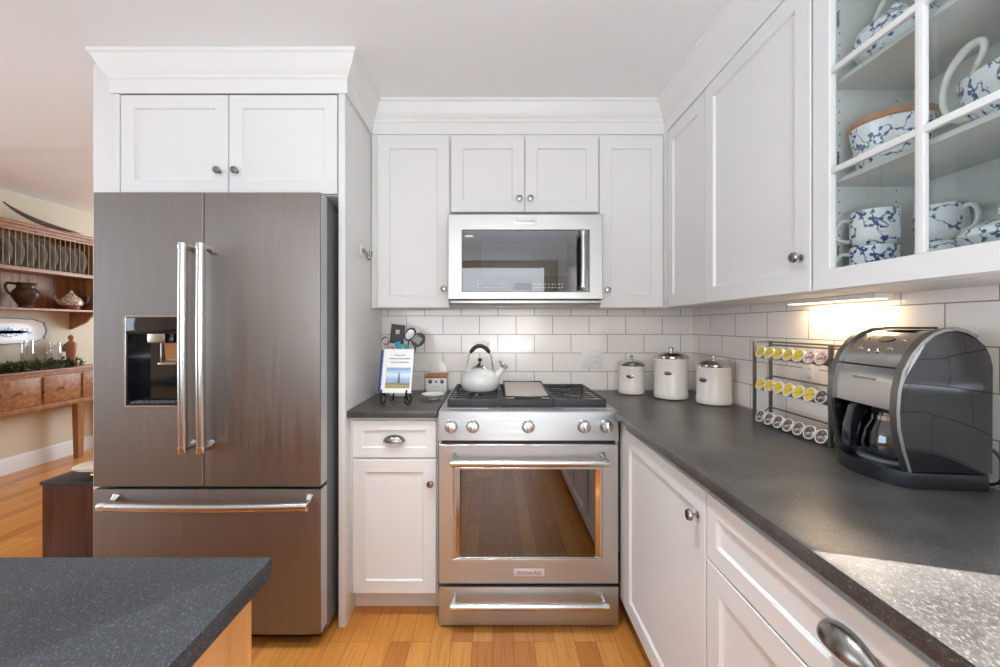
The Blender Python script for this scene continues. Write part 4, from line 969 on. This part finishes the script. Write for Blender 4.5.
# ------------------------------------------------------------------ wall plate rack
t = thing('plate_rack', 'waxed pine wall rack holding a row of grey plates', 'rack', (-3.93, 2.55, 0), PI/2)
RL = 1.66; D0 = 0.268
obj('top_board', B().box(-0.03, RL+0.02, -0.02, D0, 2.118, 2.145, 0.004).box(-0.02, RL+0.012, -0.008, D0, 2.09, 2.1175, 0.002), PINE, t)
obj('back_boards', B().box(0.0, RL, D0-0.012, D0-0.0005, 1.43, 2.089), PINE_V, t)
sb = B()
for k in range(1, 12): sb.box(k*0.145, k*0.145+0.003, D0-0.0145, D0-0.0125, 1.445, 1.74)
obj('board_seams', sb, MAHOG, t)
obj('plate_rail', B().box(0.0, RL-0.018, 0.0, 0.02, 1.742, 1.775, 0.003).box(0.0, RL-0.018, 0.0205, D0-0.0125, 1.742, 1.752), PINE, t)
obj('upper_rail', B().box(0.0, RL-0.018, 0.0, 0.02, 2.066, 2.0895, 0.002), PINE, t)
obj('shelf', B().box(0.0, RL+0.006, 0.0, D0-0.0125, 1.412, 1.432, 0.003), PINE, t)
side = [(0.0, 1.433), (D0-0.0125, 1.433), (D0-0.0125, 2.0895), (0.0, 2.0895), (0.0, 1.74), (0.03, 1.70), (0.02, 1.64), (0.045, 1.59), (0.015, 1.53), (0.01, 1.47)]
for x in (0.0, RL-0.018): obj('side_panel', B().prism(side, x, x+0.017, 'x', 0.001), PINE_V, t)
brk = [(D0-0.0005, 1.4115), (0.02, 1.4115), (0.02, 1.39), (0.07, 1.36), (0.09, 1.325), (0.13, 1.30), (D0-0.0005, 1.24)]
for x in (0.02, RL-0.05): obj('bracket', B().prism(brk, x, x+0.02, 'x', 0.001), PINE_V, t)
nd = 36
for k in range(nd):
    x = 0.02+k*0.0448
    if x < RL-0.03: obj('dowel', B().bar((x, 0.010, 1.7755), (x, 0.010, 2.0655), 0.0026, 8), DOWEL, t)
def plate():
    t = single('plate', B().lathe([(0.05, 0.0), (0.052, -0.004), (0.075, -0.006), (0.09, -0.012), (0.135, -0.018), (0.14, -0.0195), (0.136, -0.021), (0.092, -0.016), (0.076, -0.01), (0.003, -0.008)], (0, 0, 0), 'y', 40), PEWTER, 'x', 'plate', group='grey plates standing in the wall rack')
    return t
p0 = plate()
edges_x = [-14, 0, 12, 26, 35.5, 46, 56.5, 67, 76, 86]
PN = ['tenth', 'ninth', 'eighth', 'seventh', 'sixth', 'fifth', 'fourth', 'third', 'second', 'first']
for k in range(10):
    o = p0 if k == 0 else p0.copy()
    if k: C.objects.link(o)
    yy = 3.36+0.0896*k-0.09
    o.location = (-4.06, yy, 1.7525+0.1415); o.rotation_euler = (0, 0, 0)
    o['label'] = 'grey plate in the wall rack, %s from the refrigerator end' % PN[k]
    o['category'] = 'plate'; o['group'] = 'grey plates standing in the wall rack'
# long silver tray on top
ls = []
for k in range(21):
    u = k/20; wv = 0.05*math.sin(PI*min(1, max(0.02, u)))**0.7+0.001; z = 0.012+0.14*(1-u)**3.2+0.02*u*u; y = 3.41+0.64*u
    ls.append([(-3.975-wv, y, z+0.02*math.sin(PI*u)), (-3.975-wv*0.5, y, z+0.004), (-3.975, y, z), (-3.975+wv*0.5, y, z+0.004), (-3.975+wv, y, z+0.02*math.sin(PI*u)), (-3.975+wv*0.45, y, z+0.008), (-3.975, y, z+0.004), (-3.975-wv*0.45, y, z+0.008)])
single('boat_dish', B(Matrix.Translation((0, 0, 2.1455-0.012+0.0))).loops(ls), mat('dark_silver', rgb('#B5AFB4'), 0.25, 0.6), 'long pointed silver dish curving up on top of the plate rack', 'dish')
# jug and painted pot on the shelf
t = thing('jug', 'dark brown pottery jug with a side handle on the rack shelf', 'jug', (-4.05, 3.64, 1.433), 0.83); t.scale = (0.86, 0.86, 1.06)
obj('body', B().lathe([(0.05, 0), (0.055, 0.008), (0.05, 0.02), (0.075, 0.05), (0.10, 0.09), (0.105, 0.115), (0.09, 0.145), (0.068, 0.165), (0.066, 0.18), (0.08, 0.205), (0.072, 0.207), (0.05, 0.18)], n=32), BROWNP, t)
obj('handle', B().tube([(-0.07, 0, 0.195), (-0.12, 0, 0.20), (-0.135, 0, 0.17), (-0.12, 0, 0.13), (-0.09, 0, 0.10)], 0.011, 10), BROWNP, t)
t = thing('painted_pot', 'cream and red painted pottery teapot at the right end of the rack shelf', 'teapot', (-4.05, 4.03, 1.433), 0.8); t.scale = (0.88, 0.88, 1.3)
obj('body', B().lathe([(0.06, 0.022), (0.095, 0.035), (0.10, 0.06), (0.08, 0.085), (0.05, 0.10), (0.035, 0.115), (0.02, 0.125), (0.012, 0.14), (0.003, 0.145)], n=28), ROOSTER, t)
obj('base', B().lathe([(0.065, 0), (0.08, 0.008), (0.075, 0.0215)], n=28), RED, t)
obj('handle', B().tube([(0.06, 0, 0.10), (0.10, 0, 0.12), (0.13, 0, 0.095), (0.12, 0, 0.055), (0.09, 0, 0.045)], 0.009, 10), BLACK, t)
obj('spout', B().tube([(-0.08, 0, 0.05), (-0.11, 0, 0.07), (-0.125, 0, 0.10)], [0.02, 0.014, 0.01], 10), ROOSTER, t)
# blue platter on the wall
pp = []
for k in range(48):
    a = 2*PI*k/48; c, s_ = math.cos(a), math.sin(a)
    r = 1.0+0.02*math.cos(12*a); sx_ = math.copysign(abs(c)**0.55, c)*0.345*r; sz_ = math.copysign(abs(s_)**0.6, s_)*0.112*r; pp.append((sx_, sz_))
def plat(f, y): return [(x*f, y, z*f if f > 0.9 else z*(f-0.06)) for x, z in pp]
t = thing('platter', 'long blue and white platter with a ship scene hung above the sideboard', 'platter', (XL+0.002, 3.585, 1.235), PI/2)
obj('rim', B().loops([plat(0.8, -0.001), plat(1, -0.018), plat(1, -0.022), plat(0.93, -0.02)], True, False), mat('platter_blue_edge', rgb('#33457C'), 0.2), t)
obj('well', B().loops([plat(0.95, -0.0215), plat(0.8, -0.012), plat(0.6, -0.011)], False, True), CERAM, t)
sh = B()
for dx, wv, hh in ((-0.10, 0.16, 0.03), (0.04, 0.2, 0.045), (0.17, 0.12, 0.03), (0.0, 0.42, 0.014)):
    sh.lathe([(1, -0.0128), (1, -0.0138)], (dx, 0, -0.01), 'y', 18, sx=wv*0.5, sy=hh)
obj('painted_ships', sh, PLATTERBLUE, t)
# glass holders, carving and greenery on the sideboard
def glassc(label, y, r, hh, x=-4.09):
    t = thing('candle_glass', label, 'glass', (x, y, 0.8858), 0, 'clear glass cylinders on the sideboard')
    obj('cylinder', B().lathe([(r, 0.0), (r, hh), (r-0.003, hh), (r-0.003, 0.006), (0.003, 0.006)], n=24, close=False), CLEAR, t)
glassc('tall clear glass cylinder furthest left on the sideboard', 3.69, 0.045, 0.27)
glassc('shorter clear glass cylinder, middle of the three on the sideboard', 3.80, 0.05, 0.15)
glassc('clear glass cylinder nearest the carved figure', 3.925, 0.045, 0.24)
t = thing('carved_figure', 'small terracotta-coloured carved standing figure on the sideboard', 'figurine', (-4.08, 4.06, 0.8858), 0)
obj('figure', B().lathe([(0.05, 0), (0.05, 0.02), (0.03, 0.03), (0.036, 0.08), (0.044, 0.13), (0.05, 0.19), (0.048, 0.225), (0.03, 0.242), (0.016, 0.25), (0.022, 0.262), (0.027, 0.28), (0.022, 0.298), (0.006, 0.306)], n=24, sy=0.6), TERRA, t)
obj('arm', B().tube([(-0.045, -0.01, 0.22), (-0.055, -0.02, 0.18), (-0.03, -0.035, 0.15)], 0.011, 8), TERRA, t)
obj('arm', B().tube([(0.045, -0.01, 0.22), (0.055, -0.02, 0.18), (0.03, -0.035, 0.16)], 0.011, 8), TERRA, t)
g = B()
for k in range(2600):
    y = random.uniform(3.15, 4.13); x = random.uniform(-4.17, -4.0); f = 1-abs((x+4.09)/0.09)*0.6
    z = 0.888+random.random()*0.085*f; a = random.uniform(0, 2*PI); el = random.uniform(-0.2, 0.9); l = random.uniform(0.03, 0.055)
    d = Vector((math.cos(a)*math.cos(el), math.sin(a)*math.cos(el), math.sin(el)))*l; sdv = Vector((-math.sin(a), math.cos(a), 0))*0.006
    p = Vector((x, y, z)); q = p+d; q.x = min(max(q.x, -4.19), -3.985); m_ = p+(q-p)*0.5
    g.b.faces.new([g.b.verts.new(v) for v in (p, m_+sdv, q, m_-sdv)])
gr = obj('greenery', g, FOLIAGE); tag(gr, 'low garland of dried greenery lying along the sideboard top', 'garland', None, 'stuff')
